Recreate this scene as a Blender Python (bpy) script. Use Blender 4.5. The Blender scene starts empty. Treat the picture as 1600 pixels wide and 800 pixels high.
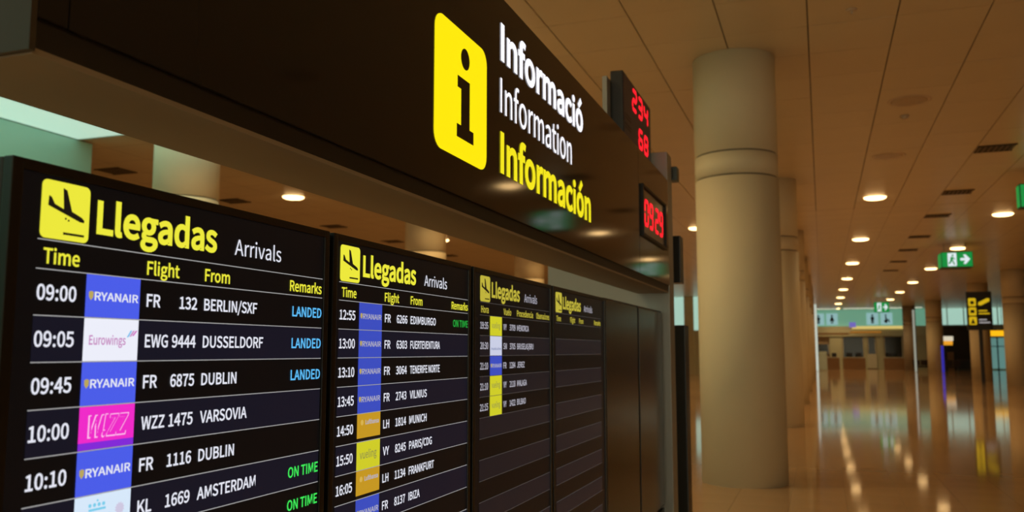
import bpy, bmesh, json, math, random
from mathutils import Vector
random.seed(4)
SC = bpy.context.scene
C = SC.collection
E = 1.6                      # eye height of the camera above the floor (m)
CEIL = 5.32                  # ceiling height

# ------------------------------------------------------------------ camera
cd = bpy.data.cameras.new('camera')
cam = bpy.data.objects.new('camera', cd)
C.objects.link(cam)
cam.location = (0, 0, E)
cam.rotation_euler = (math.pi / 2 + 0.1094, 0, 0.3428)
cd.sensor_width = 36
cd.lens = 30.375
cd.clip_start = 0.05
cd.clip_end = 300
cd.dof.use_dof = True
cd.dof.focus_distance = 1.9
cd.dof.aperture_fstop = 5.4
SC.camera = cam

# ------------------------------------------------------------------ world, exposure
w = bpy.data.worlds.new('world')
SC.world = w
w.use_nodes = True
w.node_tree.nodes['Background'].inputs[0].default_value = (0.02, 0.014, 0.008, 1)
w.node_tree.nodes['Background'].inputs[1].default_value = 1.0
vs = SC.view_settings
vs.view_transform = 'Standard'
vs.look = 'None'
vs.exposure = 0.0
vs.gamma = 1
vs.use_curve_mapping = False
LAMP = 7.0                   # radiance of a downlight's diffuser seen from the side
LAMP_W = 50.0                # power of the reflector lamp behind it
LAMP_COL = (1.0, 0.63, 0.26)
SKY_COL = (0.46, 0.74, 0.62)   # light of the luminous ceiling and the far glazing


# ------------------------------------------------------------------ materials
def lin(r, g, b):
    f = lambda c: (c / 255) / 12.92 if c / 255 <= 0.04045 else ((c / 255 + 0.055) / 1.055) ** 2.4
    return (f(r), f(g), f(b))


def M(name, col, rough=0.5, metal=0.0, spec=0.5, emit=None, es=0.0, noise=0.0, scale=4.0, bump=0.0, coat=0.0):
    m = bpy.data.materials.new(name)
    m.use_nodes = True
    nt = m.node_tree
    b = nt.nodes['Principled BSDF']
    b.inputs['Roughness'].default_value = rough
    b.inputs['Metallic'].default_value = metal
    b.inputs['Specular IOR Level'].default_value = spec
    b.inputs['Coat Weight'].default_value = coat
    b.inputs['Base Color'].default_value = (*col, 1)
    if noise or bump:
        tc = nt.nodes.new('ShaderNodeTexCoord')
        n = nt.nodes.new('ShaderNodeTexNoise')
        n.inputs['Scale'].default_value = scale
        n.inputs['Detail'].default_value = 4
        nt.links.new(tc.outputs['Object'], n.inputs['Vector'])
        if noise:
            mx = nt.nodes.new('ShaderNodeMix')
            mx.data_type = 'RGBA'
            mx.inputs[6].default_value = (*[c * (1 - noise) for c in col], 1)
            mx.inputs[7].default_value = (*[min(1, c * (1 + noise)) for c in col], 1)
            nt.links.new(n.outputs['Fac'], mx.inputs[0])
            nt.links.new(mx.outputs[2], b.inputs['Base Color'])
        if bump:
            bp = nt.nodes.new('ShaderNodeBump')
            bp.inputs['Strength'].default_value = bump
            bp.inputs['Distance'].default_value = 0.01
            nt.links.new(n.outputs['Fac'], bp.inputs['Height'])
            nt.links.new(bp.outputs['Normal'], b.inputs['Normal'])
    if emit:
        b.inputs['Emission Color'].default_value = (*emit, 1)
        b.inputs['Emission Strength'].default_value = es
    return m


def grid_mat(name, col, joint, px, py, ox, oy, width, rough, spec):
    """same stone / panel material with a fine joint grid, for the reach where joints are too fine to build"""
    m = M(name, col, rough, spec=spec)
    nt = m.node_tree
    b = nt.nodes['Principled BSDF']
    g = nt.nodes.new('ShaderNodeNewGeometry')
    sp = nt.nodes.new('ShaderNodeSeparateXYZ')
    nt.links.new(g.outputs['Position'], sp.inputs[0])

    def math_(op, a, bb):
        n = nt.nodes.new('ShaderNodeMath')
        n.operation = op
        for i, q in enumerate((a, bb)):
            if isinstance(q, (int, float)):
                n.inputs[i].default_value = q
            else:
                nt.links.new(q, n.inputs[i])
        return n.outputs[0]
    out = []
    for ax, p, o in ((0, px, ox), (1, py, oy)):
        t = math_('FLOORED_MODULO', math_('SUBTRACT', sp.outputs[ax], o - width / 2), p)
        out.append(math_('LESS_THAN', t, width))
    f = math_('MAXIMUM', out[0], out[1])
    n = nt.nodes.new('ShaderNodeTexNoise')
    n.inputs['Scale'].default_value = 1.1
    nt.links.new(g.outputs['Position'], n.inputs['Vector'])
    v = nt.nodes.new('ShaderNodeMix')
    v.data_type = 'RGBA'
    v.inputs[6].default_value = (*[c * .9 for c in col], 1)
    v.inputs[7].default_value = (*[c * 1.1 for c in col], 1)
    nt.links.new(n.outputs['Fac'], v.inputs[0])
    mx = nt.nodes.new('ShaderNodeMix')
    mx.data_type = 'RGBA'
    mx.inputs[7].default_value = (*joint, 1)
    nt.links.new(v.outputs[2], mx.inputs[6])
    nt.links.new(f, mx.inputs[0])
    nt.links.new(mx.outputs[2], b.inputs['Base Color'])
    return m


FLOORC = (0.48, 0.32, 0.18)
CEILC = (0.66, 0.57, 0.42)
m_floor = grid_mat('polished_stone', FLOORC, (0.26, 0.17, 0.10), .567, .567, -.95, 8.42, .003, .065, .4)
m_floor_tile = M('polished_stone_tile', FLOORC, .065, spec=.4, noise=.1, scale=1.1)
m_ceil = grid_mat('ceiling_panel_far', CEILC, (0.30, 0.2, 0.12), .944, 1.0, -.02, 9.2, .014, .32, .5)
m_ceil_tile = M('ceiling_panel', CEILC, .32, noise=.05, scale=1.1)
m_gap = M('ceiling_gap', (0.04, 0.03, 0.02), .8, noise=.1)
m_wall = M('hall_wall', (.55, .42, .28), .7, noise=.06, scale=.6)
m_col = M('column_plaster', (.76, .69, .50), .62, noise=.05, scale=2.2, bump=.05)
m_colgroove = M('column_groove', (.16, .13, .09), .8, noise=.1)
m_soffit = M('soffit_brown', (.30, .25, .18), .5, noise=.06, scale=3)
m_sign = M('sign_black_gloss', (.017, .0165, .0155), .07, spec=.34, noise=.15, scale=2)
m_lip = M('sign_lip', (.008, .007, .006), .5, noise=.15)
m_post = M('post_grey_metal', (.33, .34, .32), .42, metal=.35, noise=.06, scale=3)
m_housing = M('housing_black', (.012, .013, .013), .38, noise=.2, scale=30)
m_bezel = M('bezel_black', (.007, .007, .007), .3, noise=.2, scale=30)
m_bracket = M('bracket_grey', (.06, .065, .065), .35, metal=.4, noise=.1)
m_lcd = M('lcd_black', (.004, .004, .004), .3, spec=.22, emit=lin(9, 8, 9), es=1, noise=.1)
m_band = M('lcd_band', (.004, .004, .005), .3, spec=.22, emit=lin(20, 20, 33), es=1, noise=.1)
m_band3 = M('lcd_band_dim', (.004, .004, .005), .3, spec=.3, emit=lin(24, 22, 27), es=1, noise=.1)
m_blank = M('blank_panel_brown', (.03, .025, .018), .2, spec=.5, noise=.12, scale=3)


def EM(name, rgb, es=1.0):
    return M(name, (.01, .01, .01), .5, emit=lin(*rgb), es=es, noise=.1)


e_white = EM('lcd_white', (228, 230, 242))
e_yellow = EM('lcd_yellow', (236, 232, 60))
e_yellow_d = EM('lcd_yellow_dim', (190, 178, 60))
e_white_d = EM('lcd_white_dim', (178, 176, 188))
e_cyan = EM('lcd_cyan', (92, 190, 250))
e_green = EM('lcd_green', (60, 235, 90))
e_green_d = EM('lcd_green_dim', (30, 170, 60))
e_line = EM('lcd_line', (170, 170, 170))
e_line_d = EM('lcd_line_dim', (78, 74, 72))
e_blue = EM('lcd_blue', (72, 92, 232))
e_blue_d = EM('lcd_blue_dim', (56, 76, 190))
e_tile_white = EM('lcd_tile_white', (236, 238, 250))
e_tile_pale = EM('lcd_tile_pale', (214, 232, 250))
e_magenta = EM('lcd_magenta', (238, 40, 200))
e_purple = EM('lcd_purple', (128, 40, 215))
e_pink = EM('lcd_pink', (255, 190, 240))
e_amber = EM('lcd_amber', (196, 150, 34))
e_vuel = EM('lcd_vueling', (206, 204, 40))
e_vuel_t = EM('lcd_vueling_text', (150, 150, 70))
e_euro = EM('lcd_euro_text', (196, 130, 190))
e_euro2 = EM('lcd_euro_stripe', (205, 90, 190))
e_euro3 = EM('lcd_euro_blue', (120, 190, 235))
e_gold = EM('lcd_gold', (185, 165, 90))
e_klm = EM('lcd_klm', (120, 205, 235))
e_bel = EM('lcd_brussels_text', (120, 130, 170))
e_black = EM('lcd_ink', (16, 15, 12))
e_signwhite = EM('sign_white', (250, 248, 255), 1.15)
e_signyellow = EM('sign_yellow', (255, 234, 10), 1.0)
e_signyellow2 = EM('sign_yellow_letters', (250, 236, 30), .95)
e_red = EM('led_red', (255, 22, 40), 1.6)
e_green_sign = EM('exit_green', (8, 140, 62), 1.0)
e_exit_white = EM('exit_white', (225, 235, 240), 1.0)

# ------------------------------------------------------------------ object helpers
WL = {}


def register(o, loc, parent):
    if parent is not None:
        o.parent = parent
        o.location = Vector(loc) - WL[parent.name]
    else:
        o.location = loc
    C.objects.link(o)
    WL[o.name] = Vector(loc)
    return o


def tag(o, label=None, cat=None, group=None, kind=None):
    if label:
        o['label'] = label
    if cat:
        o['category'] = cat
    if group:
        o['group'] = group
    if kind:
        o['kind'] = kind
    return o


def thing(name, loc, label, cat, group=None, kind=None):
    o = bpy.data.objects.new(name, None)
    o.empty_display_size = .1
    register(o, loc, None)
    return tag(o, label, cat, group, kind)


def link_mesh(name, verts, faces, mat, parent=None, smooth=False):
    vs_ = [Vector(v) for v in verts]
    lo = Vector([min(v[i] for v in vs_) for i in range(3)])
    hi = Vector([max(v[i] for v in vs_) for i in range(3)])
    c = (lo + hi) / 2
    c.z = lo.z
    me = bpy.data.meshes.new(name)
    me.from_pydata([v - c for v in vs_], [], faces)
    me.materials.append(mat)
    if smooth:
        for p in me.polygons:
            p.use_smooth = True
    o = bpy.data.objects.new(name, me)
    return register(o, c, parent)


class MB:
    """collects shapes into one mesh"""
    def __init__(s):
        s.v = []
        s.f = []

    def add(s, v, f):
        n = len(s.v)
        s.v += [tuple(q) for q in v]
        s.f += [tuple(i + n for i in q) for q in f]
        return s

    def box(s, x0, x1, y0, y1, z0, z1, bev=0.0):
        if bev <= 0:
            v = [(x, y, z) for x in (x0, x1) for y in (y0, y1) for z in (z0, z1)]
            f = [(0, 1, 3, 2), (4, 6, 7, 5), (0, 4, 5, 1), (2, 3, 7, 6), (0, 2, 6, 4), (1, 5, 7, 3)]
            return s.add(v, f)
        bm = bmesh.new()
        bmesh.ops.create_cube(bm, size=1)
        for q in bm.verts:
            q.co = Vector(((x0 + x1) / 2 + q.co.x * (x1 - x0), (y0 + y1) / 2 + q.co.y * (y1 - y0), (z0 + z1) / 2 + q.co.z * (z1 - z0)))
        bmesh.ops.bevel(bm, geom=bm.edges[:], offset=bev, segments=2, profile=.7, affect='EDGES')
        bm.verts.index_update()
        s.add([q.co[:] for q in bm.verts], [[q.index for q in f.verts] for f in bm.faces])
        bm.free()
        return s

    def lathe(s, cx, cy, prof, n=48):
        """prof: list of (r, z) from bottom to top, revolved about a vertical axis"""
        v = []
        f = []
        for r, z in prof:
            for i in range(n):
                a = 2 * math.pi * i / n
                v.append((cx + r * math.cos(a), cy + r * math.sin(a), z))
        for k in range(len(prof) - 1):
            for i in range(n):
                j = (i + 1) % n
                f.append((k * n + i, k * n + j, (k + 1) * n + j, (k + 1) * n + i))
        f.append(tuple(range(n - 1, -1, -1)))
        f.append(tuple((len(prof) - 1) * n + i for i in range(n)))
        return s.add(v, f)

    def build(s, name, mat, parent=None, smooth=False):
        return link_mesh(name, s.v, s.f, mat, parent, smooth)


def bx(name, x0, x1, y0, y1, z0, z1, mat, parent=None, bev=0.0):
    return MB().box(x0, x1, y0, y1, z0, z1, bev).build(name, mat, parent)


class Plane:
    """a face on which flat print or raised lettering sits: u to the right, v up, n towards the viewer"""
    def __init__(s, o, u, v):
        s.o, s.u, s.v = Vector(o), Vector(u).normalized(), Vector(v).normalized()
        s.n = s.u.cross(s.v)

    def p(s, a, b, h=0.0):
        return s.o + s.u * a + s.v * b + s.n * h


def prism(pl, polys, h0, h1, name, mat, parent):
    mb = MB()
    for pts in polys:
        area = sum(pts[i][0] * pts[(i + 1) % len(pts)][1] - pts[(i + 1) % len(pts)][0] * pts[i][1] for i in range(len(pts)))
        if area < 0:
            pts = pts[::-1]
        n = len(pts)
        v = [pl.p(a, b, h0) for a, b in pts] + [pl.p(a, b, h1) for a, b in pts]
        f = [tuple(range(n - 1, -1, -1)), tuple(range(n, 2 * n))] + [(i, (i + 1) % n, n + (i + 1) % n, n + i) for i in range(n)]
        mb.add(v, f)
    return mb.build(name, mat, parent)


def rect(u0, u1, v0, v1):
    return [(u0, v0), (u1, v0), (u1, v1), (u0, v1)]


def rrect(u0, u1, v0, v1, r, n=6):
    out = []
    for cx, cy, a0 in ((u1 - r, v1 - r, 0), (u0 + r, v1 - r, 90), (u0 + r, v0 + r, 180), (u1 - r, v0 + r, 270)):
        for i in range(n + 1):
            a = math.radians(a0 + 90 * i / n)
            out.append((cx + r * math.cos(a), cy + r * math.sin(a)))
    return out


def circ(cu, cv, r, n=20, ry=None):
    ry = ry or r
    return [(cu + r * math.cos(2 * math.pi * i / n), cv + ry * math.sin(2 * math.pi * i / n)) for i in range(n)]


# lettering: sans-serif letter outlines (advance, flat xy list, triangles), three weights
GLYPHS = json.loads(
    r'''{"B":{"!":[226,[45,63,55,84,71,100,90,110,113,114,135,110,155,100,171,84,181,63,184,39,181,16,171,-5,155,-21,135,-31,113,-34,90,-31,71,-21,55,-5,45,16,41,39,55,550,170,550,169,451,159,130,67,130,57,451],[25,21,20,25,22,21,25,23,22,24,23,25,3,5,4,3,6,5,2,6,3,1,6,2,1,7,6,0,7,1,0,8,7,19,8,0,19,9,8,19,10,9,18,10,19,18,11,10,17,11,18,17,12,11,16,12,17,16,13,12,15,13,16,14,13,15]],"I":[205,[160,538,160,-25,46,-25,46,538],[2,0,3,2,1,0]],"K":[452,[160,538,160,281,125,281,340,538,478,538,294,316,493,-25,363,-25,220,224,160,153,160,-25,46,-25,46,538],[11,0,12,11,2,0,2,1,0,2,4,3,2,5,4,2,8,5,8,6,5,11,9,2,9,8,2,7,6,8,11,10,9]],"L":[380,[160,538,160,80,385,80,385,-25,46,-25,46,538],[4,0,5,4,1,0,4,2,1,4,3,2]],"M":[569,[166,538,270,247,278,226,285,204,293,183,300,161,301,157,269,157,270,161,278,183,284,204,291,225,298,247,403,538,523,538,523,-25,413,-25,413,285,413,313,415,345,417,377,419,409,419,411,461,411,426,310,323,27,244,27,141,310,106,411,148,411,148,409,150,377,152,345,153,313,154,285,154,-25,46,-25,46,538],[36,28,37,28,0,37,28,29,0,29,1,0,12,22,13,22,14,13,22,23,14,23,15,14,36,27,28,30,1,29,12,21,22,24,15,23,31,1,30,12,20,21,12,19,20,32,1,31,12,18,19,33,1,32,12,17,18,34,1,33,25,15,24,36,26,27,12,16,17,35,1,34,35,2,1,11,16,12,35,10,2,10,3,2,10,3,11,3,16,11,4,16,3,35,9,10,5,16,4,35,8,9,35,7,8,6,16,5,35,6,7,35,26,6,26,25,6,25,16,6,36,35,26,16,15,25]],"W":[615,[105,538,163,239,169,205,176,172,182,139,188,105,190,92,152,92,155,106,162,139,169,173,177,206,184,240,260,538,358,538,435,240,442,206,449,173,457,140,464,106,467,92,430,92,432,105,438,138,443,172,449,205,454,238,514,538,627,538,511,-25,392,-25,310,304,304,328,299,352,294,375,289,398,289,401,326,401,326,398,320,375,315,351,310,328,304,304,223,-25,106,-25,-13,538],[44,0,45,44,1,0,12,14,13,12,36,14,36,37,14,37,15,14,26,28,27,26,29,28,12,35,36,38,15,37,12,34,35,39,15,38,12,33,34,40,15,39,12,32,33,41,15,40,12,42,32,42,31,32,42,31,41,31,15,41,12,43,42,30,15,31,30,16,15,11,43,12,44,2,1,25,29,26,30,24,16,24,17,16,10,3,11,3,43,11,44,10,2,10,3,2,24,17,25,17,29,25,18,29,17,44,9,10,4,43,3,30,23,24,19,29,18,44,8,9,5,43,4,30,22,23,20,29,19,44,7,8,6,43,5,30,21,22,44,6,7,44,43,6,30,20,21,30,29,20]],"Z":[422,[260,434,35,434,35,538,411,538,411,467,161,80,414,80,414,-25,10,-25,10,47],[1,3,2,1,4,3,1,0,4,0,5,4,9,5,0,9,6,5,9,7,6,8,7,9]],"a":[394,[27,154,60,198,112,230,182,251,248,262,248,265,242,285,233,299,219,308,195,312,174,310,153,305,133,297,114,287,73,261,24,349,68,376,97,390,130,403,167,412,207,415,264,407,310,382,341,342,358,292,363,235,363,-25,264,-25,258,21,286,21,270,8,243,-9,215,-22,184,-31,152,-34,109,-29,71,-12,42,16,23,54,16,99,250,169,213,163,169,149,143,134,132,120,128,102,130,88,135,79,143,74,154,69,170,68,187,69,203,74,220,82,238,95,250,104],[19,21,20,18,21,19,18,22,21,17,22,18,16,22,17,16,23,22,15,23,16,14,13,15,13,12,15,12,11,15,11,10,15,10,23,15,10,9,23,9,24,23,8,24,9,7,24,8,6,24,7,6,25,24,5,25,6,4,25,5,3,25,4,2,25,3,2,40,25,40,26,25,1,40,2,0,40,1,0,41,40,55,26,40,0,42,41,39,42,0,39,43,42,39,44,43,39,45,44,54,26,55,39,46,45,38,46,39,53,26,54,38,47,46,52,26,53,38,48,47,51,29,52,29,26,52,38,49,48,38,50,49,50,29,51,38,29,50,37,28,38,28,29,38,30,26,29,37,31,28,31,27,28,36,31,37,31,26,30,36,32,31,27,26,31,35,32,36,35,33,32,34,33,35]],"c":[357,[22,267,52,330,97,376,155,406,218,415,252,412,280,405,306,393,328,379,364,349,302,268,270,294,258,301,246,307,235,310,223,311,192,305,166,291,146,266,132,232,127,190,132,147,145,113,165,89,190,75,221,69,236,71,251,75,266,82,280,90,316,119,371,33,330,1,303,-14,275,-25,245,-32,213,-34,149,-25,93,4,49,51,21,114,11,190],[3,5,4,3,6,5,2,6,3,2,7,6,2,8,7,2,9,8,1,9,2,1,14,9,14,13,9,13,12,9,12,11,9,11,10,9,0,16,1,16,15,1,15,14,1,0,17,16,0,18,17,41,18,0,41,19,18,41,20,19,40,20,41,40,21,20,40,22,21,29,31,30,39,22,40,39,23,22,28,31,29,39,24,23,27,31,28,26,31,27,39,25,24,25,31,26,39,31,25,38,31,39,38,32,31,37,32,38,37,33,32,37,34,33,36,34,37,36,35,34]],"d":[434,[22,265,49,327,90,375,143,405,200,415,231,413,257,406,281,395,303,382,281,399,280,410,280,582,395,582'''
    r''',395,-25,295,-25,290,20,319,20,306,8,282,-8,255,-22,226,-31,193,-34,133,-25,81,5,43,52,20,115,12,190,280,284,272,291,257,300,242,307,228,310,214,311,188,306,165,291,146,267,133,233,128,190,132,145,143,111,160,88,181,75,209,70,224,71,239,76,254,84,270,97,280,107],[10,12,11,10,8,12,8,13,12,3,5,4,3,6,5,9,8,10,3,7,6,2,7,3,2,8,7,2,29,8,29,28,8,28,27,8,27,13,8,1,31,2,31,30,2,30,29,2,0,33,1,33,32,1,32,31,1,0,34,33,0,35,34,47,13,27,0,36,35,26,36,0,26,37,36,26,38,37,25,38,26,25,39,38,24,39,25,24,40,39,46,13,47,45,13,46,24,41,40,44,13,45,43,16,44,16,13,44,24,42,41,42,16,43,24,16,42,23,15,24,15,16,24,23,18,15,18,14,15,17,13,16,18,13,17,22,18,23,22,19,18,14,13,18,22,20,19,21,20,22]],"e":[388,[22,265,50,328,93,375,147,405,206,415,268,406,318,378,355,334,377,278,384,213,383,202,383,194,382,186,381,178,378,150,129,150,131,138,146,107,166,86,193,72,227,67,244,68,260,71,276,77,292,84,331,107,376,20,334,-5,309,-17,281,-26,251,-32,217,-34,153,-25,95,4,50,51,21,114,11,190,274,257,264,283,251,300,233,310,208,314,185,310,164,299,145,280,132,253,130,246,275,246],[3,5,4,3,6,5,2,6,3,2,7,6,1,7,2,1,41,7,41,40,7,40,8,7,0,42,1,42,41,1,39,8,40,0,43,42,38,8,39,0,44,43,37,8,38,0,45,44,37,9,8,36,45,0,47,9,37,36,46,45,36,47,46,36,9,47,36,10,9,36,11,10,36,12,11,35,15,36,15,12,36,15,13,12,15,14,13,35,16,15,35,17,16,34,17,35,34,18,17,24,26,25,34,19,18,23,26,24,22,26,23,34,20,19,21,26,22,20,26,21,34,26,20,33,26,34,33,27,26,32,27,33,32,28,27,32,29,28,31,29,32,31,30,29]],"f":[228,[50,404,50,442,55,489,70,531,98,564,137,585,184,592,202,591,217,589,232,586,246,582,280,570,252,470,218,485,211,488,205,489,198,490,194,490,182,488,175,484,170,477,165,462,164,439,164,405,244,405,244,303,164,303,164,-25,50,-25,50,303,-2,303,-2,400],[5,7,6,5,8,7,5,9,8,5,10,9,4,10,5,4,11,10,4,12,11,3,14,4,14,13,4,13,12,4,2,17,3,17,16,3,16,15,3,15,14,3,2,18,17,1,18,2,1,19,18,1,20,19,1,21,20,1,22,21,0,22,1,0,23,22,0,24,23,0,25,24,31,25,0,30,25,31,29,25,30,28,26,29,26,25,29,28,27,26]],"g":[395,[14,-48,23,-24,37,-2,56,17,67,25,67,3,64,6,51,20,41,37,34,56,32,79,35,103,44,125,56,143,70,158,74,161,74,141,66,149,50,170,37,194,28,223,25,255,33,309,58,354,95,387,141,408,191,415,206,415,220,413,233,410,245,407,250,405,403,405,403,306,355,306,331,334,342,317,350,297,355,276,356,252,348,200,325,156,289,122,243,102,193,95,178,96,164,98,151,101,137,106,141,104,146,109,142,104,139,99,137,95,137,89,137,83,139,81,144,77,156,74,179,72,254,72,304,68,348,56,382,33,404,-1,411,-44,400,-94,369,-138,323,-171,263,-193,193,-200,136,-195,87,-181,47,-156,20,-120,10,-75,245,278,237,295,225,308,210,315,192,318,174,315,160,308,148,295,140,278,137,254,140,231,148,213,160,200,175,192,192,189,209,192,224,200,236,213,245,231,248,254,295,-45,292,-40,285,-36,269,-32,244,-31,179,-31,169,-30,159,-30,148,-29,136,-27,137,-27,133,-30,125,-39,120,-48,118,-57,117,-63,120,-76,128,-87,143,-96,168,-103,201,-106,237,-102,264,-93,283,-80,294,-66,297,-53],[25,27,26,25,28,27,25,29,28,25,30,29,24,30,25,24,31,30,24,32,31,24,35,32,35,33,32,23,35,24,22,35,23,22,80,35,80,36,35,34,33,35,22,81,80,79,36,80,79,37,36,22,82,81,78,37,79,21,82,22,21,83,82,77,37,78,77,38,37,76,38,77,21,84,83,95,38,76,21,85,84,95,39,38,20,85,21,94,39,95,20,86,85,94,40,39,93,40,94,20,87,86,19,87,20,92,40,93,19,88,87,91,40,92,91,41,40,19,89,88,18,89,19,90,41,91,18,90,89,18,41,90,17,14,18,14,15,18,15,41,18,16,41,15,13,17,14,16,42,41,13,16,17,12,16,13,12,42,16,11,42,12,11,50,42,50,43,42,11,48,50,48,49,50,51,43,50,11,51,48,51,47,48,11,52,51,47,43,51,10,52,11,47,44,43,46,44,47,10,53,52,45,44,46,10,54,53,10,55,54,10,56,55,10,57,56,9,57,10,9,58,57,9,59,58,9,60,59,9,61,60,9,62,61,8,62,9,8,63,62,7,4,8,4,63,8,4,64,63,7,3,4,5,64,4,6,3,7,2,6,3,2,5,6,2,64,5,2,65,64,1,105,2,105,100,2,100,99,2,99,65,2,0,105,1,0,106,105,104,100,105,0,107,106,103,100,104,102,100,103,0,108,107,101,100,102,98,65,99,97,65,98,0,109,108,96,65,97,96,66,65,121,66,96,75,109,0,75,110,109,120,66,121,75,111,110,75,112,111,119,66,120,74,112,75,74,113,112,118,66,119,74,114,113,117,66,118,117,67,66,74,115,114,116,67,117,74'''
    r''',116,115,74,67,116,73,67,74,73,68,67,72,68,73,72,69,68,71,69,72,71,70,69]],"h":[425,[154,582,154,404,153,386,132,366,157,385,185,401,217,411,253,415,303,408,344,385,373,347,389,298,393,242,393,-25,280,-25,280,232,277,266,271,288,263,300,251,306,232,309,216,307,201,302,185,292,167,278,154,265,154,-25,39,-25,39,582],[27,0,28,27,3,0,3,1,0,6,8,7,5,8,6,5,9,8,3,2,1,4,9,5,3,9,4,3,10,9,27,25,3,25,24,3,24,23,3,23,22,3,22,21,3,21,10,3,21,20,10,20,11,10,19,11,20,18,11,19,17,11,18,17,12,11,16,12,17,15,12,16,27,26,25,15,13,12,14,13,15]],"i":[193,[32,523,42,541,56,556,75,565,97,568,118,565,137,556,152,542,161,523,165,501,162,480,152,460,137,446,118,436,97,433,75,436,56,446,41,461,32,480,29,501,154,405,154,-25,39,-25,39,405],[22,20,23,22,21,20,3,5,4,3,6,5,2,6,3,2,7,6,1,7,2,1,8,7,0,8,1,0,9,8,19,9,0,19,10,9,18,10,19,17,10,18,17,11,10,16,11,17,16,12,11,15,12,16,15,13,12,14,13,15]],"l":[199,[39,582,154,582,154,72,154,66,155,65,153,67,150,69,148,69,148,69,149,69,150,69,152,70,180,75,197,-21,170,-29,162,-31,153,-33,143,-34,130,-34,98,-30,71,-14,52,11,42,41,39,75],[23,1,0,23,2,1,22,2,23,11,3,12,3,13,12,22,8,2,8,11,2,11,3,2,8,10,11,8,9,10,8,6,7,22,6,8,22,5,6,22,4,5,4,13,3,22,13,4,21,13,22,20,13,21,19,13,20,19,14,13,19,15,14,18,15,19,18,16,15,18,17,16]],"m":[648,[139,405,146,350,114,350,129,364,153,384,181,400,211,411,243,415,281,411,313,400,339,380,358,355,356,361,355,360,381,382,410,399,441,411,474,415,524,408,565,385,593,347,609,299,614,242,614,-25,500,-25,500,232,498,266,491,288,483,300,472,306,454,309,443,307,429,302,414,293,396,279,384,266,384,-25,270,-25,270,232,267,266,261,288,253,300,242,306,224,309,213,307,199,302,183,293,166,279,154,266,154,-25,39,-25,39,405],[16,18,17,6,8,7,6,9,8,5,9,6,15,18,16,15,19,18,50,2,51,2,0,51,2,3,0,3,1,0,4,9,5,4,10,9,14,19,15,14,20,19,3,10,4,13,20,14,3,11,10,1,11,3,13,11,12,11,20,13,1,20,11,50,1,2,50,48,1,48,47,1,47,46,1,46,45,1,45,44,1,44,43,1,43,20,1,43,30,20,30,21,20,43,31,30,29,21,30,42,31,43,42,32,31,41,32,42,28,21,29,41,33,32,40,33,41,27,21,28,27,22,21,40,34,33,39,34,40,26,22,27,39,35,34,38,35,39,25,22,26,50,49,48,38,36,35,25,23,22,24,23,25,37,36,38]],"n":[427,[139,405,146,350,115,350,130,365,156,385,185,401,217,411,253,415,303,408,344,385,373,347,389,298,393,242,393,-25,280,-25,280,232,277,266,271,288,263,300,251,306,232,309,216,307,201,302,185,292,167,278,154,265,154,-25,39,-25,39,405],[6,8,7,5,8,6,5,9,8,27,2,28,2,0,28,2,3,0,3,1,0,4,9,5,4,10,9,3,10,4,1,10,3,27,1,2,27,25,1,25,24,1,24,23,1,23,22,1,22,21,1,21,10,1,21,20,10,20,11,10,19,11,20,18,11,19,17,11,18,17,12,11,16,12,17,15,12,16,27,26,25,15,13,12,14,13,15]],"o":[424,[21,266,50,329,95,376,150,405,212,415,274,405,330,376,374,329,403,266,413,190,403,114,374,51,330,4,274,-25,212,-34,150,-25,95,4,51,51,21,114,11,190,293,233,281,267,262,291,240,306,212,311,185,306,162,291,144,267,132,233,127,190,132,147,144,113,162,89,185,75,212,70,240,75,262,89,281,113,293,147,298,190],[3,5,4,2,5,3,2,6,5,1,6,2,1,7,6,0,25,1,25,24,1,24,7,1,24,23,7,23,8,7,0,26,25,22,8,23,0,27,26,21,8,22,0,28,27,20,8,21,19,28,0,20,9,8,19,29,28,39,9,20,38,9,39,19,30,29,18,30,19,38,10,9,37,10,38,18,31,30,17,31,18,37,11,10,36,11,37,17,32,31,35,11,36,17,33,32,34,11,35,17,34,33,17,11,34,16,11,17,16,12,11,15,12,16,15,13,12,14,13,15]],"r":[272,[140,405,146,336,111,336,122,353,145,378,171,398,201,411,231,415,244,415,254,414,265,412,275,408,302,396,280,294,247,305,242,306,237,307,231,307,226,308,212,305,198,299,182,286,167,265,154,239,154,-25,39,-25,39,405],[6,8,7,6,9,8,6,10,9,6,11,10,5,11,6,5,12,11,25,2,26,2,0,26,2,3,0,3,1,0,4,12,5,4,13,12,3,13,4,1,14,3,14,13,3,25,1,2,25,23,1,23,22,1,22,21,1,21,20,1,20,19,1,19,18,1,18,17,1,17,16,1,16,15,1,15,14,1,25,24,23]],"s":[328,[48,121,87,92,106,81,124,73,144,67,166,66,187,68,201,74,209,81,214,89,215,99,213,110,205,119,190,130,169,140,145,149,112,162,78,180,48,204,26,238,18,282,25,325,46,362,79,391,122,409,174,415,206,413,235,406,262,395,287,381,328,352,267,273,232,296,218,304,204,310,190,314,175,315,155,313,142,308,135,302,131,294,130,286,132,277,138,270,151,261,'''
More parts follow.
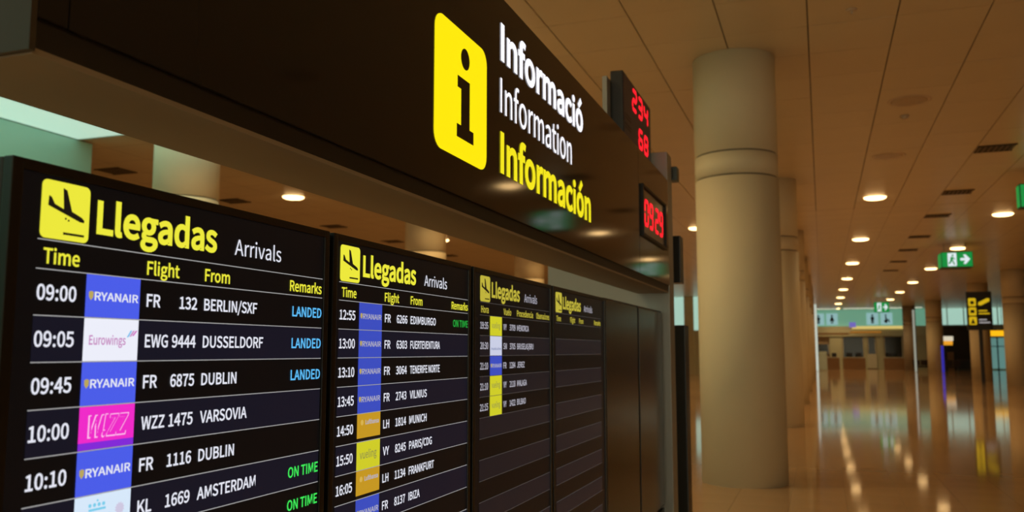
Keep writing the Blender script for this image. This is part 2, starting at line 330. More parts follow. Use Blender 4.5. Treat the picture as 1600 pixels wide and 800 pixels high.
    r'''171,252,195,242,230,229,264,211,296,186,319,151,327,104,320,60,299,21,265,-9,219,-28,164,-34,128,-31,94,-23,62,-11,32,5,-12,38],[24,26,25,24,27,26,23,27,24,23,28,27,23,29,28,22,29,23,22,30,29,21,30,22,21,36,30,36,35,30,35,34,30,34,33,30,33,32,30,32,31,30,20,37,21,37,36,21,20,38,37,20,39,38,20,40,39,20,41,40,20,42,41,19,42,20,19,43,42,19,44,43,19,45,44,19,46,45,19,47,46,18,47,19,18,48,47,18,49,48,17,49,18,17,50,49,16,50,17,15,50,16,15,51,50,14,51,15,13,51,14,12,51,13,61,1,0,11,51,12,10,51,11,10,52,51,9,52,10,61,2,1,8,52,9,7,52,8,61,3,2,6,52,7,61,4,3,5,52,6,61,5,4,61,52,5,61,53,52,60,53,61,60,54,53,59,54,60,59,55,54,58,55,59,57,55,58,57,56,55]],"t":[264,[51,303,-6,303,-6,400,56,404,63,512,164,512,164,405,268,405,268,303,164,303,164,116,166,95,170,81,175,74,183,70,199,68,204,68,211,69,218,71,225,73,259,87,284,-12,248,-23,233,-27,217,-31,200,-33,182,-34,133,-27,94,-6,68,28,54,70,51,117],[3,5,4,3,6,5,3,7,6,3,8,7,2,8,3,1,8,2,0,8,1,31,9,0,9,8,0,31,10,9,30,10,31,30,11,10,30,12,11,19,21,20,30,13,12,30,14,13,18,21,19,17,21,18,29,14,30,29,15,14,16,21,17,15,21,16,29,21,15,28,21,29,27,21,28,27,22,21,27,23,22,27,24,23,26,24,27,26,25,24]],"u":[425,[34,405,148,405,148,148,151,114,157,92,165,80,176,74,195,71,211,73,226,79,242,88,259,104,273,120,273,405,386,405,386,-25,285,-25,280,35,312,35,296,18,271,-3,242,-20,211,-30,175,-34,125,-27,83,-4,54,33,39,82,34,138],[28,1,0,28,2,1,12,14,13,12,15,14,28,3,2,27,3,28,11,15,12,27,4,3,10,18,11,18,15,11,27,5,4,9,18,10,26,5,27,26,6,5,8,18,9,26,7,6,7,18,8,26,17,7,17,18,7,19,15,18,26,20,17,20,16,17,25,20,26,20,15,19,25,21,20,16,15,20,24,21,25,24,22,21,23,22,24]],"ó":[424,[21,266,50,329,95,376,150,405,212,415,274,405,330,376,374,329,403,266,413,190,403,114,374,51,330,4,274,-25,212,-34,150,-25,95,4,51,51,21,114,11,190,293,233,281,267,262,291,240,306,212,311,185,306,162,291,144,267,132,233,127,190,132,147,144,113,162,89,185,75,212,70,240,75,262,89,281,113,293,147,298,190,277,647,360,569,200,413,133,479],[43,41,40,43,42,41,3,5,4,2,5,3,2,6,5,1,6,2,1,7,6,0,25,1,25,24,1,24,7,1,24,23,7,23,8,7,0,26,25,22,8,23,0,27,26,21,8,22,0,28,27,20,8,21,19,28,0,20,9,8,19,29,28,39,9,20,38,9,39,19,30,29,18,30,19,38,10,9,37,10,38,18,31,30,17,31,18,37,11,10,36,11,37,17,32,31,35,11,36,17,33,32,34,11,35,17,34,33,17,11,34,16,11,17,16,12,11,15,12,16,15,13,12,14,13,15]]},"M":{" ":[157,[],[]],"!":[226,[59,73,82,95,113,104,144,96,166,72,174,39,166,6,144,-16,113,-25,82,-16,59,6,51,39,65,540,160,540,159,451,150,140,76,140,67,451],[17,13,12,17,14,13,17,15,14,16,15,17,1,3,2,1,4,3,0,4,1,11,4,0,11,5,4,11,6,5,10,6,11,10,7,6,9,7,10,8,7,9]],"/":[275,[284,571,66,-140,-13,-140,207,571],[2,0,3,2,1,0]],"0":[389,[40,411,100,506,195,538,289,506,349,411,369,258,349,104,289,8,195,-25,100,8,40,104,20,258,266,376,235,438,195,456,154,438,124,376,112,258,124,140,154,77,195,59,235,77,266,140,278,258],[1,3,2,0,3,1,0,14,3,14,4,3,0,15,14,13,4,14,0,16,15,12,4,13,12,5,4,11,16,0,23,5,12,11,17,16,23,6,5,10,17,11,10,18,17,22,6,23,10,19,18,21,6,22,9,19,10,21,7,6,9,20,19,20,7,21,9,7,20,9,8,7]],"1":[389,[161,68,161,421,70,421,70,489,122,501,155,512,188,528,255,528,255,68,358,68,358,-15,47,-15,47,68],[5,7,6,5,8,7,4,1,5,1,8,5,3,1,4,2,1,3,0,8,1,11,0,12,11,8,0,11,9,8,11,10,9]],"2":[389,[152,176,227,282,251,370,242,415,216,444,171,455,137,449,105,430,65,390,6,448,62,499,115,528,180,538,267,517,324,459,345,372,318,262,245,152,165,68,154,68,183,70,211,70,369,70,369,-15,16,-15,16,44],[11,13,12,10,13,11,10,14,13,9,5,10,5,14,10,5,4,14,4,15,14,9,6,5,9,7,6,8,7,9,3,15,4,2,15,3,2,16,15,1,16,2,0,16,1,0,17,16,25,17,0,25,19,17,19,18,17,20,22,21,20,23,22,19,23,20,25,23,19,24,23,25]],"3":[389,[51,125,95,86,133,67,180,59,227,70,258,97,269,139,256,185,213,215,110,229,110,304,203,319,240,348,251,389,243,424,219,447,180,455,145,450,113,434,72,400,18,464,73,506,123,529,182,538,266,521,326,472,347,395,334,332,299,286,256,262,256,277,305,255,348,206,365,137,340,50,275,-5,185,-24,109,-14,52,14,0,60],[22,24,23,21,24,22,21,25,24,20,25,21,20,16,25,16,15,25,15,26,25,19,18,20,18,17,20,17,16,20,14,26,15,13'''
    r''',26,14,13,27,26,12,27,13,11,27,12,11,28,27,10,28,11,9,30,10,30,28,10,30,29,28,9,31,30,9,32,31,8,32,9,7,32,8,7,33,32,6,33,7,5,33,6,5,34,33,39,1,0,4,34,5,39,2,1,3,34,4,39,3,2,38,3,39,38,34,3,38,35,34,37,35,38,37,36,35]],"4":[389,[-1,126,-1,188,219,528,313,528,313,208,382,208,382,126,313,126,313,-15,223,-15,223,126,224,397,226,428,248,428,232,399,210,360,109,208,223,208,223,350],[1,3,2,1,12,3,12,13,3,13,4,3,1,11,12,14,4,13,15,18,14,18,4,14,1,15,11,15,18,11,1,16,15,17,4,18,1,17,16,1,4,17,1,5,4,1,6,5,0,6,1,10,6,0,9,7,10,7,6,10,9,8,7]],"5":[389,[49,123,92,86,129,67,176,59,225,72,258,108,271,165,259,221,228,255,179,267,153,264,129,255,94,234,45,266,63,528,341,528,341,444,147,444,137,335,138,335,166,343,198,346,282,327,344,267,367,166,341,63,273,-2,184,-24,108,-14,51,13,-2,56],[13,17,14,17,15,14,17,16,15,13,18,17,20,22,21,19,22,20,18,22,19,13,22,18,13,9,22,9,23,22,9,8,23,8,24,23,13,10,9,12,11,13,11,10,13,7,24,8,6,24,7,6,25,24,5,25,6,30,1,0,4,25,5,30,2,1,3,25,4,30,3,2,3,26,25,30,26,3,29,26,30,28,26,29,28,27,26]],"6":[389,[52,413,127,508,228,538,282,530,325,510,371,471,314,410,282,439,258,451,233,455,176,437,133,377,121,298,126,302,170,326,216,334,299,314,355,254,374,157,352,63,293,-1,211,-25,113,6,48,98,24,245,246,69,272,103,282,158,273,212,248,244,205,256,177,250,145,232,117,201,132,122,165,73,211,57],[1,3,2,1,4,3,1,5,4,0,9,1,9,5,1,9,8,5,8,7,5,7,6,5,0,10,9,0,11,10,24,11,0,24,12,11,14,16,15,13,16,14,13,17,16,12,17,13,24,30,12,30,17,12,24,31,30,29,17,30,29,18,17,24,32,31,23,33,24,33,32,24,28,18,29,27,18,28,23,34,33,26,18,27,26,19,18,23,35,34,25,19,26,22,35,23,22,36,35,36,19,25,36,20,19,22,20,36,21,20,22]],"7":[389,[19,444,19,528,371,528,371,471,279,322,236,175,219,-15,122,-15,143,177,189,327,258,444],[0,2,1,0,3,2,0,10,3,10,4,3,9,4,10,8,4,9,8,5,4,7,5,8,7,6,5]],"8":[389,[32,196,70,248,111,277,111,266,80,293,52,336,41,391,62,467,118,518,197,536,280,517,335,464,354,386,341,329,313,283,285,256,285,266,323,238,358,190,372,123,349,47,287,-5,196,-24,105,-5,40,48,17,127,259,422,235,448,197,458,162,449,139,427,130,391,144,349,182,318,227,297,247,319,263,350,268,382,264,173,220,206,162,232,134,208,112,173,104,134,116,93,148,65,197,54,242,64,270,88,280,125],[8,10,9,7,10,8,7,11,10,6,29,7,29,28,7,28,11,7,28,27,11,27,12,11,6,30,29,26,12,27,6,31,30,37,12,26,6,32,31,5,32,6,37,13,12,36,13,37,35,13,36,5,33,32,4,33,5,35,14,13,34,14,35,4,34,33,4,14,34,3,2,4,2,14,4,2,16,14,16,15,14,1,16,2,1,17,16,0,40,1,40,17,1,40,18,17,0,41,40,39,18,40,0,42,41,38,18,39,25,42,0,38,19,18,25,43,42,49,19,38,25,44,43,24,44,25,48,19,49,48,20,19,24,45,44,47,20,48,24,46,45,46,20,47,24,20,46,23,20,24,23,21,20,23,22,21]],"9":[389,[74,104,109,75,134,63,161,59,214,77,256,137,269,216,264,212,220,188,172,179,90,199,35,260,15,356,37,451,96,515,178,538,276,508,342,421,366,279,338,106,265,6,166,-24,110,-17,65,4,19,42,143,445,117,411,106,356,115,302,141,270,183,258,213,263,245,283,274,315,258,394,225,442,179,457],[14,16,15,13,16,14,13,36,16,36,17,16,13,25,36,35,17,36,12,25,13,12,26,25,34,17,35,34,18,17,12,27,26,33,18,34,11,27,12,11,28,27,32,18,33,11,29,28,31,18,32,31,6,18,6,19,18,11,30,29,30,6,31,10,30,11,10,6,30,10,7,6,5,19,6,10,8,7,9,8,10,4,19,5,4,20,19,24,1,0,3,20,4,24,2,1,24,3,2,24,20,3,23,20,24,23,21,20,22,21,23]],":":[195,[44,72,66,96,97,104,128,95,151,73,159,39,151,6,128,-16,97,-25,66,-16,44,6,36,39,44,355,66,378,97,387,128,378,151,355,159,322,151,289,128,266,97,258,66,266,44,289,36,322],[13,15,14,12,15,13,12,16,15,12,17,16,23,17,12,23,18,17,22,18,23,21,18,22,21,19,18,21,20,19,1,3,2,0,3,1,0,4,3,0,5,4,11,5,0,10,5,11,10,6,5,9,6,10,9,7,6,9,8,7]],"A":[426,[259,528,444,-15,343,-15,294,142,129,142,79,-15,-18,-15,166,528,250,283,232,340,215,398,202,446,221,446,208,398,191,340,173,283,154,223,269,223],[6,11,7,11,0,7,11,12,0,12,1,0,6,13,11,13,10,11,13,10,12,10,1,12,9,1,10,6,14,13,8,1,9,6,15,14,17,1,8,6,16,15,6,4,16,4,17,16,4,3,17,3,1,17,6,5,4,2,1,3]],"B":[460,[224,528,320,515,389,470,415,389,405,334,376,290,339,268,339,283,387,264,429,218,444,150,417,58,341,2,235,-15,56,-15,56,528,277,320,310,'''
    r'''344,320,380,309,418,276,440,213,447,150,447,150,311,210,311,295,77,335,105,349,153,336,195,296,221,224,230,150,230,150,67,224,67],[14,22,15,22,0,15,22,1,0,22,2,1,22,21,2,21,20,2,20,3,2,14,23,22,19,3,20,18,3,19,18,4,3,17,4,18,16,4,17,16,5,4,24,5,16,14,31,23,31,24,23,31,7,24,7,5,24,7,6,5,31,8,7,31,30,8,30,9,8,14,32,31,29,9,30,28,9,29,28,10,9,27,10,28,26,10,27,26,11,10,25,11,26,33,11,25,32,11,33,14,11,32,14,12,11,14,13,12]],"C":[447,[57,406,143,504,267,538,330,528,382,503,430,461,376,396,336,430,305,445,270,450,193,427,142,363,122,258,141,152,191,86,268,63,307,69,343,87,387,127,443,63,386,12,330,-15,263,-24,141,9,56,107,25,256],[1,3,2,1,4,3,0,4,1,0,9,4,9,5,4,9,8,5,8,7,5,7,6,5,0,10,9,0,11,10,25,11,0,25,12,11,25,13,12,24,13,25,24,14,13,17,19,18,23,14,24,16,19,17,23,15,14,15,19,16,15,20,19,23,20,15,23,21,20,22,21,23]],"D":[482,[201,528,339,497,427,404,456,258,427,112,340,17,203,-15,56,-15,56,528,286,91,340,154,359,258,340,362,286,424,192,446,150,446,150,68,191,68],[7,15,8,15,0,8,15,1,0,15,14,1,14,2,1,7,16,15,13,2,14,12,2,13,12,3,2,11,3,12,11,4,3,10,4,11,9,4,10,9,5,4,17,5,9,7,17,16,7,5,17,7,6,5]],"E":[412,[381,528,381,444,150,444,150,313,345,313,345,227,150,227,150,70,389,70,389,-15,56,-15,56,528],[10,2,11,2,0,11,2,1,0,10,3,2,10,6,3,6,4,3,6,5,4,10,7,6,10,8,7,10,9,8]],"F":[387,[381,528,381,444,150,444,150,300,346,300,346,215,150,215,150,-15,56,-15,56,528],[8,2,9,2,0,9,2,1,0,8,3,2,8,6,3,6,4,3,6,5,4,8,7,6]],"G":[482,[58,406,146,504,275,538,344,527,396,502,445,461,391,396,352,429,319,445,279,450,196,427,142,362,122,258,141,153,194,87,280,63,311,66,340,75,356,86,356,197,247,197,247,281,446,281,446,43,398,7,340,-16,271,-24,144,9,57,106,25,256],[1,3,2,1,4,3,0,4,1,0,9,4,9,5,4,9,8,5,8,7,5,7,6,5,0,10,9,0,11,10,29,11,0,29,12,11,20,22,21,20,19,22,19,23,22,29,13,12,28,13,29,18,23,19,28,14,13,27,14,28,27,15,14,17,23,18,16,23,17,15,23,16,27,23,15,27,24,23,26,24,27,26,25,24]],"H":[510,[150,528,150,313,360,313,360,528,455,528,455,-15,360,-15,360,227,150,227,150,-15,56,-15,56,528],[10,0,11,10,1,0,2,4,3,2,5,4,10,8,1,8,2,1,8,7,2,7,5,2,10,9,8,6,5,7]],"I":[205,[150,528,150,-15,56,-15,56,528],[2,0,3,2,1,0]],"J":[375,[74,127,106,83,131,68,159,63,197,72,219,100,227,158,227,528,322,528,322,149,307,63,256,-1,167,-24,102,-14,50,16,3,75],[6,8,7,6,9,8,5,9,6,5,10,9,15,1,0,4,10,5,15,2,1,14,2,15,3,10,4,14,3,2,3,11,10,14,11,3,13,11,14,13,12,11]],"K":[452,[150,528,150,271,130,271,345,528,457,528,282,317,476,-15,369,-15,221,241,150,157,150,-15,56,-15,56,528],[11,0,12,11,2,0,2,1,0,2,4,3,2,5,4,2,8,5,8,6,5,11,9,2,9,8,2,7,6,8,11,10,9]],"L":[380,[150,528,150,70,375,70,375,-15,56,-15,56,528],[4,0,5,4,1,0,4,2,1,4,3,2]],"M":[569,[159,528,261,244,273,208,286,172,294,147,276,147,285,172,296,208,308,244,410,528,513,528,513,-15,423,-15,423,285,424,334,427,387,430,421,454,421,416,314,316,37,251,37,150,314,113,421,137,421,139,387,143,334,144,285,144,-15,56,-15,56,528],[28,22,29,22,0,29,22,23,0,23,1,0,8,16,9,16,10,9,16,17,10,17,11,10,28,25,22,25,21,22,24,1,23,8,15,16,18,14,17,14,11,17,25,1,24,8,14,15,8,18,14,18,13,14,28,26,25,21,1,25,8,19,18,20,1,21,28,27,26,20,2,1,7,19,8,20,5,2,5,6,2,6,3,2,6,3,7,3,4,7,4,19,7,20,4,5,20,19,4]],"N":[506,[145,528,337,197,389,99,367,99,364,136,360,191,359,246,359,528,451,528,451,-15,360,-15,169,317,118,415,140,415,142,378,145,324,147,270,147,-15,56,-15,56,528],[18,12,19,12,0,19,12,13,0,13,1,0,6,8,7,6,9,8,18,15,12,15,11,12,14,1,13,15,11,14,11,1,14,18,16,15,10,1,11,18,17,16,5,9,6,10,4,1,4,2,1,4,2,5,2,9,5,10,3,4,10,2,3,10,9,2]],"O":[520,[55,407,137,504,260,538,382,504,465,407,494,258,465,109,382,11,260,-25,137,11,55,109,25,258,379,363,331,428,260,450,188,428,140,363,122,258,140,153,188,87,260,63,331,87,379,153,397,258],[1,3,2,0,3,1,0,14,3,14,4,3,0,15,14,13,4,14,0,16,15,12,4,13,11,16,0,12,5,4,11,17,16,23,5,12,10,17,11,23,6,5,10,18,17,22,6,23,10,19,18,21,6,22,9,19,10,21,7,6,20,7,21,9,20,19,9,7,20,9,8,7]],"P":[443,[218,528,324,514,398,461,425,363,398,265,325,207,221,189,150,189,150,-15,56,-15,56,528,280,282,317,311,329,363,316,412,279,438,208,446,150,446,150,2'''
    r'''72,210,272],[9,17,10,17,0,10,17,1,0,17,2,1,17,16,2,16,15,2,15,3,2,9,18,17,14,3,15,13,3,14,13,4,3,12,4,13,11,4,12,19,4,11,9,7,18,7,19,18,7,4,19,7,5,4,7,6,5,9,8,7]],"R":[445,[283,295,318,323,330,370,318,414,284,438,220,446,150,446,150,285,220,285,150,203,150,-15,56,-15,56,528,232,528,330,514,400,463,426,370,410,293,365,240,316,218,451,-15,344,-15,219,203],[11,6,12,6,13,12,6,14,13,6,15,14,6,5,15,5,4,15,4,16,15,11,7,6,3,16,4,2,16,3,2,17,16,1,17,2,0,17,1,8,17,0,8,18,17,11,9,7,9,8,7,9,18,8,9,19,18,9,22,19,22,20,19,11,10,9,21,20,22]],"S":[417,[70,132,121,91,166,70,213,63,265,72,296,96,306,131,297,165,271,189,229,209,155,241,104,269,60,316,42,387,66,466,129,519,219,538,281,529,336,505,391,462,339,397,295,430,260,445,220,451,175,442,148,422,139,392,149,359,177,337,215,319,288,287,345,255,387,207,403,136,379,54,313,-3,213,-24,140,-14,76,13,12,65],[15,17,16,15,18,17,14,18,15,14,19,18,13,24,14,24,23,14,23,19,14,23,22,19,22,21,19,21,20,19,13,25,24,13,26,25,13,27,26,12,27,13,12,28,27,12,29,28,12,30,29,11,30,12,11,31,30,10,31,11,10,32,31,9,32,10,8,32,9,8,33,32,7,33,8,6,33,7,6,34,33,39,1,0,5,34,6,4,34,5,39,2,1,3,34,4,39,3,2,38,3,39,38,34,3,38,35,34,37,35,38,37,36,35]],"T":[419,[7,444,7,528,413,528,413,444,257,444,257,-15,162,-15,162,444],[0,2,1,0,3,2,7,3,0,6,4,7,4,3,7,6,5,4]],"U":[505,[54,528,148,528,148,211,163,120,200,76,253,63,306,76,344,120,360,211,360,528,452,528,452,210,426,74,355,-2,253,-24,151,-2,79,74,54,210],[17,1,0,17,2,1,8,10,9,8,11,10,7,11,8,17,3,2,16,3,17,7,12,11,6,12,7,16,4,3,5,12,6,16,5,4,15,5,16,5,13,12,15,13,5,15,14,13]],"V":[403,[80,528,166,240,183,182,199,127,213,81,193,81,208,127,223,182,240,239,326,528,423,528,250,-15,154,-15,-20,528],[12,0,13,12,1,0,8,10,9,8,11,10,12,2,1,7,11,8,12,3,2,6,11,7,5,4,6,4,11,6,12,4,3,12,11,4]],"W":[615,[97,528,153,237,164,181,174,126,182,82,160,82,169,126,181,182,194,237,268,528,351,528,425,237,437,182,449,126,459,82,438,82,445,126,455,181,464,237,522,528,614,528,502,-15,400,-15,319,306,311,346,302,385,297,411,318,411,312,384,303,346,295,306,216,-15,115,-15,0,528],[32,0,33,32,1,0,8,10,9,8,26,10,26,27,10,27,11,10,18,20,19,18,21,20,8,25,26,28,11,27,8,29,25,29,24,25,29,24,28,24,11,28,23,11,24,8,30,29,8,31,30,22,11,23,7,31,8,22,12,11,32,2,1,17,21,18,22,16,12,16,13,12,6,3,7,3,31,7,32,6,2,6,3,2,16,13,17,13,21,17,14,21,13,32,5,6,4,31,3,22,15,16,32,4,5,32,31,4,22,14,15,22,21,14]],"X":[401,[-4,528,102,528,176,389,189,366,202,341,213,322,197,322,206,341,218,365,230,389,303,528,405,528,257,262,416,-15,310,-15,229,132,215,158,201,185,189,207,205,207,195,186,181,158,167,132,90,-15,-14,-15,145,265],[25,1,0,25,2,1,9,11,10,9,12,11,25,3,2,8,12,9,25,4,3,7,12,8,25,6,4,6,5,4,6,12,7,25,12,6,24,18,25,18,12,25,18,19,12,19,13,12,24,20,18,20,17,18,20,17,19,17,13,19,24,21,20,16,13,17,24,22,21,15,13,16,24,23,22,14,13,15]],"Y":[372,[-25,528,78,528,148,374,165,337,181,300,194,271,178,271,192,300,209,337,226,374,296,528,397,528,233,195,233,-15,138,-15,138,195],[15,1,0,15,2,1,9,11,10,9,12,11,15,3,2,8,12,9,7,12,8,15,4,3,6,5,7,5,12,7,15,5,4,15,12,5,14,12,15,14,13,12]],"Z":[422,[278,444,45,444,45,528,401,528,401,470,142,70,404,70,404,-15,20,-15,20,44],[1,3,2,1,4,3,1,0,4,0,5,4,9,5,0,9,6,5,9,7,6,8,7,9]],"a":[394,[53,178,137,229,258,253,254,282,235,310,195,322,157,316,122,302,76,275,37,346,91,377,144,397,207,405,291,384,339,323,353,235,353,-15,272,-15,267,31,283,31,247,5,202,-16,152,-24,88,-10,42,32,26,99,260,180,178,164,131,136,119,102,125,77,142,63,170,58,201,63,231,78,260,100],[11,13,12,10,13,11,10,14,13,9,14,10,8,7,9,7,6,9,6,5,9,5,14,9,5,4,14,4,15,14,3,15,4,2,15,3,1,15,2,1,26,15,26,16,15,0,26,1,0,27,26,35,16,26,25,27,0,25,28,27,25,29,28,25,30,29,34,16,35,24,30,25,33,19,34,19,16,34,24,31,30,24,32,31,32,19,33,24,19,32,23,18,24,18,19,24,23,20,18,20,17,18,20,16,19,23,21,20,17,16,20,22,21,23]],"b":[433,[134,24,129,-15,49,-15,49,572,144,572,144,404,142,367,155,377,199,397,247,405,338,379,394,305,412,196,387,78,322,2,233,-24,191,-18,151,0,119,24,306,264,279,306,229,321,202,316,172,300,144,277,144,92,169,74,197,63,220,60,268,76,302,'''
    r'''121,315,196],[2,4,3,2,5,4,8,10,9,2,6,5,7,10,8,7,11,10,6,11,7,2,24,6,24,23,6,23,22,6,22,21,6,21,11,6,20,11,21,19,11,20,19,12,11,2,25,24,31,12,19,31,13,12,30,13,31,29,13,30,2,26,25,29,14,13,28,14,29,2,18,26,18,27,26,18,28,27,18,0,28,0,14,28,2,17,18,1,17,0,17,14,0,17,15,14,2,1,17,16,15,17]],"c":[357,[48,306,120,380,218,405,268,398,308,380,351,348,300,282,267,308,246,317,223,321,169,305,132,260,118,190,131,120,167,75,221,59,249,64,276,76,313,103,358,34,308,0,263,-18,213,-24,115,1,46,75,21,190],[1,3,2,1,4,3,1,5,4,0,5,1,0,9,5,9,8,5,8,7,5,7,6,5,0,10,9,25,10,0,25,11,10,25,12,11,24,12,25,24,13,12,24,14,13,17,19,18,16,19,17,24,15,14,23,15,24,15,19,16,23,19,15,23,20,19,22,20,23,22,21,20]],"d":[434,[47,303,112,379,200,405,246,399,284,383,292,376,290,411,290,572,385,572,385,-15,304,-15,298,30,315,30,285,5,242,-16,193,-24,102,1,43,75,22,190,290,289,267,306,240,318,214,321,166,305,132,260,118,190,130,118,160,75,209,60,237,65,265,80,290,103],[6,8,7,6,9,8,5,9,6,1,3,2,1,4,3,1,5,4,0,5,1,0,22,5,22,21,5,21,20,5,20,19,5,19,9,5,0,23,22,0,24,23,18,24,0,31,9,19,18,25,24,18,26,25,17,26,18,17,27,26,30,9,31,29,12,30,12,9,30,16,27,17,16,28,27,28,12,29,16,11,28,11,12,28,16,13,11,13,10,11,13,9,12,16,14,13,10,9,13,15,14,16]],"e":[388,[48,304,116,379,206,406,298,381,355,313,374,213,373,197,372,184,369,160,119,160,131,112,170,72,227,57,257,60,285,70,327,93,363,23,314,-4,269,-19,217,-24,118,1,47,75,21,190,277,279,250,312,208,323,165,312,132,277,119,236,285,236],[1,3,2,1,4,3,0,25,1,25,4,1,0,26,25,24,4,25,24,5,4,23,5,24,0,27,26,22,27,0,29,5,23,22,28,27,22,29,28,22,5,29,22,6,5,22,7,6,21,9,22,9,7,22,9,8,7,21,10,9,21,11,10,14,16,15,20,11,21,20,12,11,13,16,14,12,16,13,20,16,12,20,17,16,19,17,20,19,18,17]],"g":[395,[28,-36,50,-2,77,20,77,9,63,21,48,46,42,79,50,114,68,142,84,156,84,146,63,168,43,207,34,255,56,335,114,387,191,405,214,404,235,400,248,395,393,395,393,316,331,316,330,318,342,288,346,252,326,174,270,123,193,105,171,107,149,112,139,116,135,112,129,101,127,89,130,76,144,67,179,62,254,62,331,52,383,17,401,-44,374,-118,301,-171,193,-190,106,-178,44,-139,20,-75,248,295,225,319,192,328,159,319,136,295,127,254,136,214,160,188,192,179,225,188,248,214,258,254,301,-35,283,-25,244,-21,179,-21,163,-20,145,-18,135,-16,120,-30,110,-48,107,-63,117,-90,148,-108,201,-116,260,-105,295,-82,306,-53],[15,17,16,15,18,17,15,19,18,15,20,19,15,21,20,14,50,15,50,21,15,13,51,14,51,50,14,49,23,50,23,21,50,13,52,51,48,23,49,48,24,23,22,21,23,59,24,48,13,53,52,59,25,24,12,53,13,58,25,59,12,54,53,58,26,25,57,26,58,12,55,54,11,55,12,56,26,57,11,56,55,11,26,56,11,27,26,10,9,11,9,27,11,8,27,9,7,27,8,7,31,27,31,28,27,7,32,31,30,28,31,6,32,7,29,28,30,6,33,32,6,34,33,6,35,34,5,35,6,5,36,35,5,37,36,5,38,37,5,39,38,5,40,39,4,40,5,3,2,4,2,40,4,1,40,2,1,62,40,62,61,40,61,41,40,0,66,1,66,62,1,0,67,66,65,62,66,64,62,65,63,62,64,60,41,61,0,68,67,75,41,60,47,68,0,75,42,41,47,69,68,74,42,75,47,70,69,46,70,47,73,42,74,46,71,70,72,42,73,46,72,71,46,42,72,46,43,42,45,43,46,45,44,43]],"h":[425,[144,572,144,404,142,360,154,371,199,396,253,405,327,386,370,329,383,242,383,-15,290,-15,290,232,283,285,265,310,232,319,202,313,173,296,144,269,144,-15,49,-15,49,572],[19,0,20,19,1,0,4,6,5,19,2,1,3,6,4,3,7,6,2,7,3,19,17,2,17,16,2,16,15,2,15,14,2,14,7,2,14,13,7,13,8,7,12,8,13,11,8,12,19,18,17,11,9,8,10,9,11]],"i":[193,[46,531,67,551,97,558,126,551,147,531,155,501,147,471,126,450,97,443,67,450,46,471,39,501,144,395,144,-15,49,-15,49,395],[14,12,15,14,13,12,1,3,2,1,4,3,0,4,1,0,5,4,11,5,0,11,6,5,10,6,11,9,6,10,9,7,6,8,7,9]],"k":[387,[142,572,142,195,123,195,284,395,395,395,254,226,407,-15,302,-15,197,158,142,95,142,-15,49,-15,49,572],[11,0,12,11,2,0,2,1,0,2,4,3,2,5,4,2,8,5,8,6,5,11,9,2,9,8,2,7,6,8,11,10,9]],"l":[199,[49,572,144,572,144,73,146,61,147,60,148,59,149,59,152,59,172,63,186,-14,162,-21,149,-23,130,-24,84,-12,57,24,49,75],[15,1,0,15,2,1,14,2,15,14,3,2,7,9,8,14,4,3,14,5,4,6,9,7,5,9,6,14,9,5,13,9,14,12,9,13,12,10,9,12,11,10]],"m":[648,[130,395,137,340,119,340,151,370,194,395,243,405,299,395,339,366,352,342,379,36'''
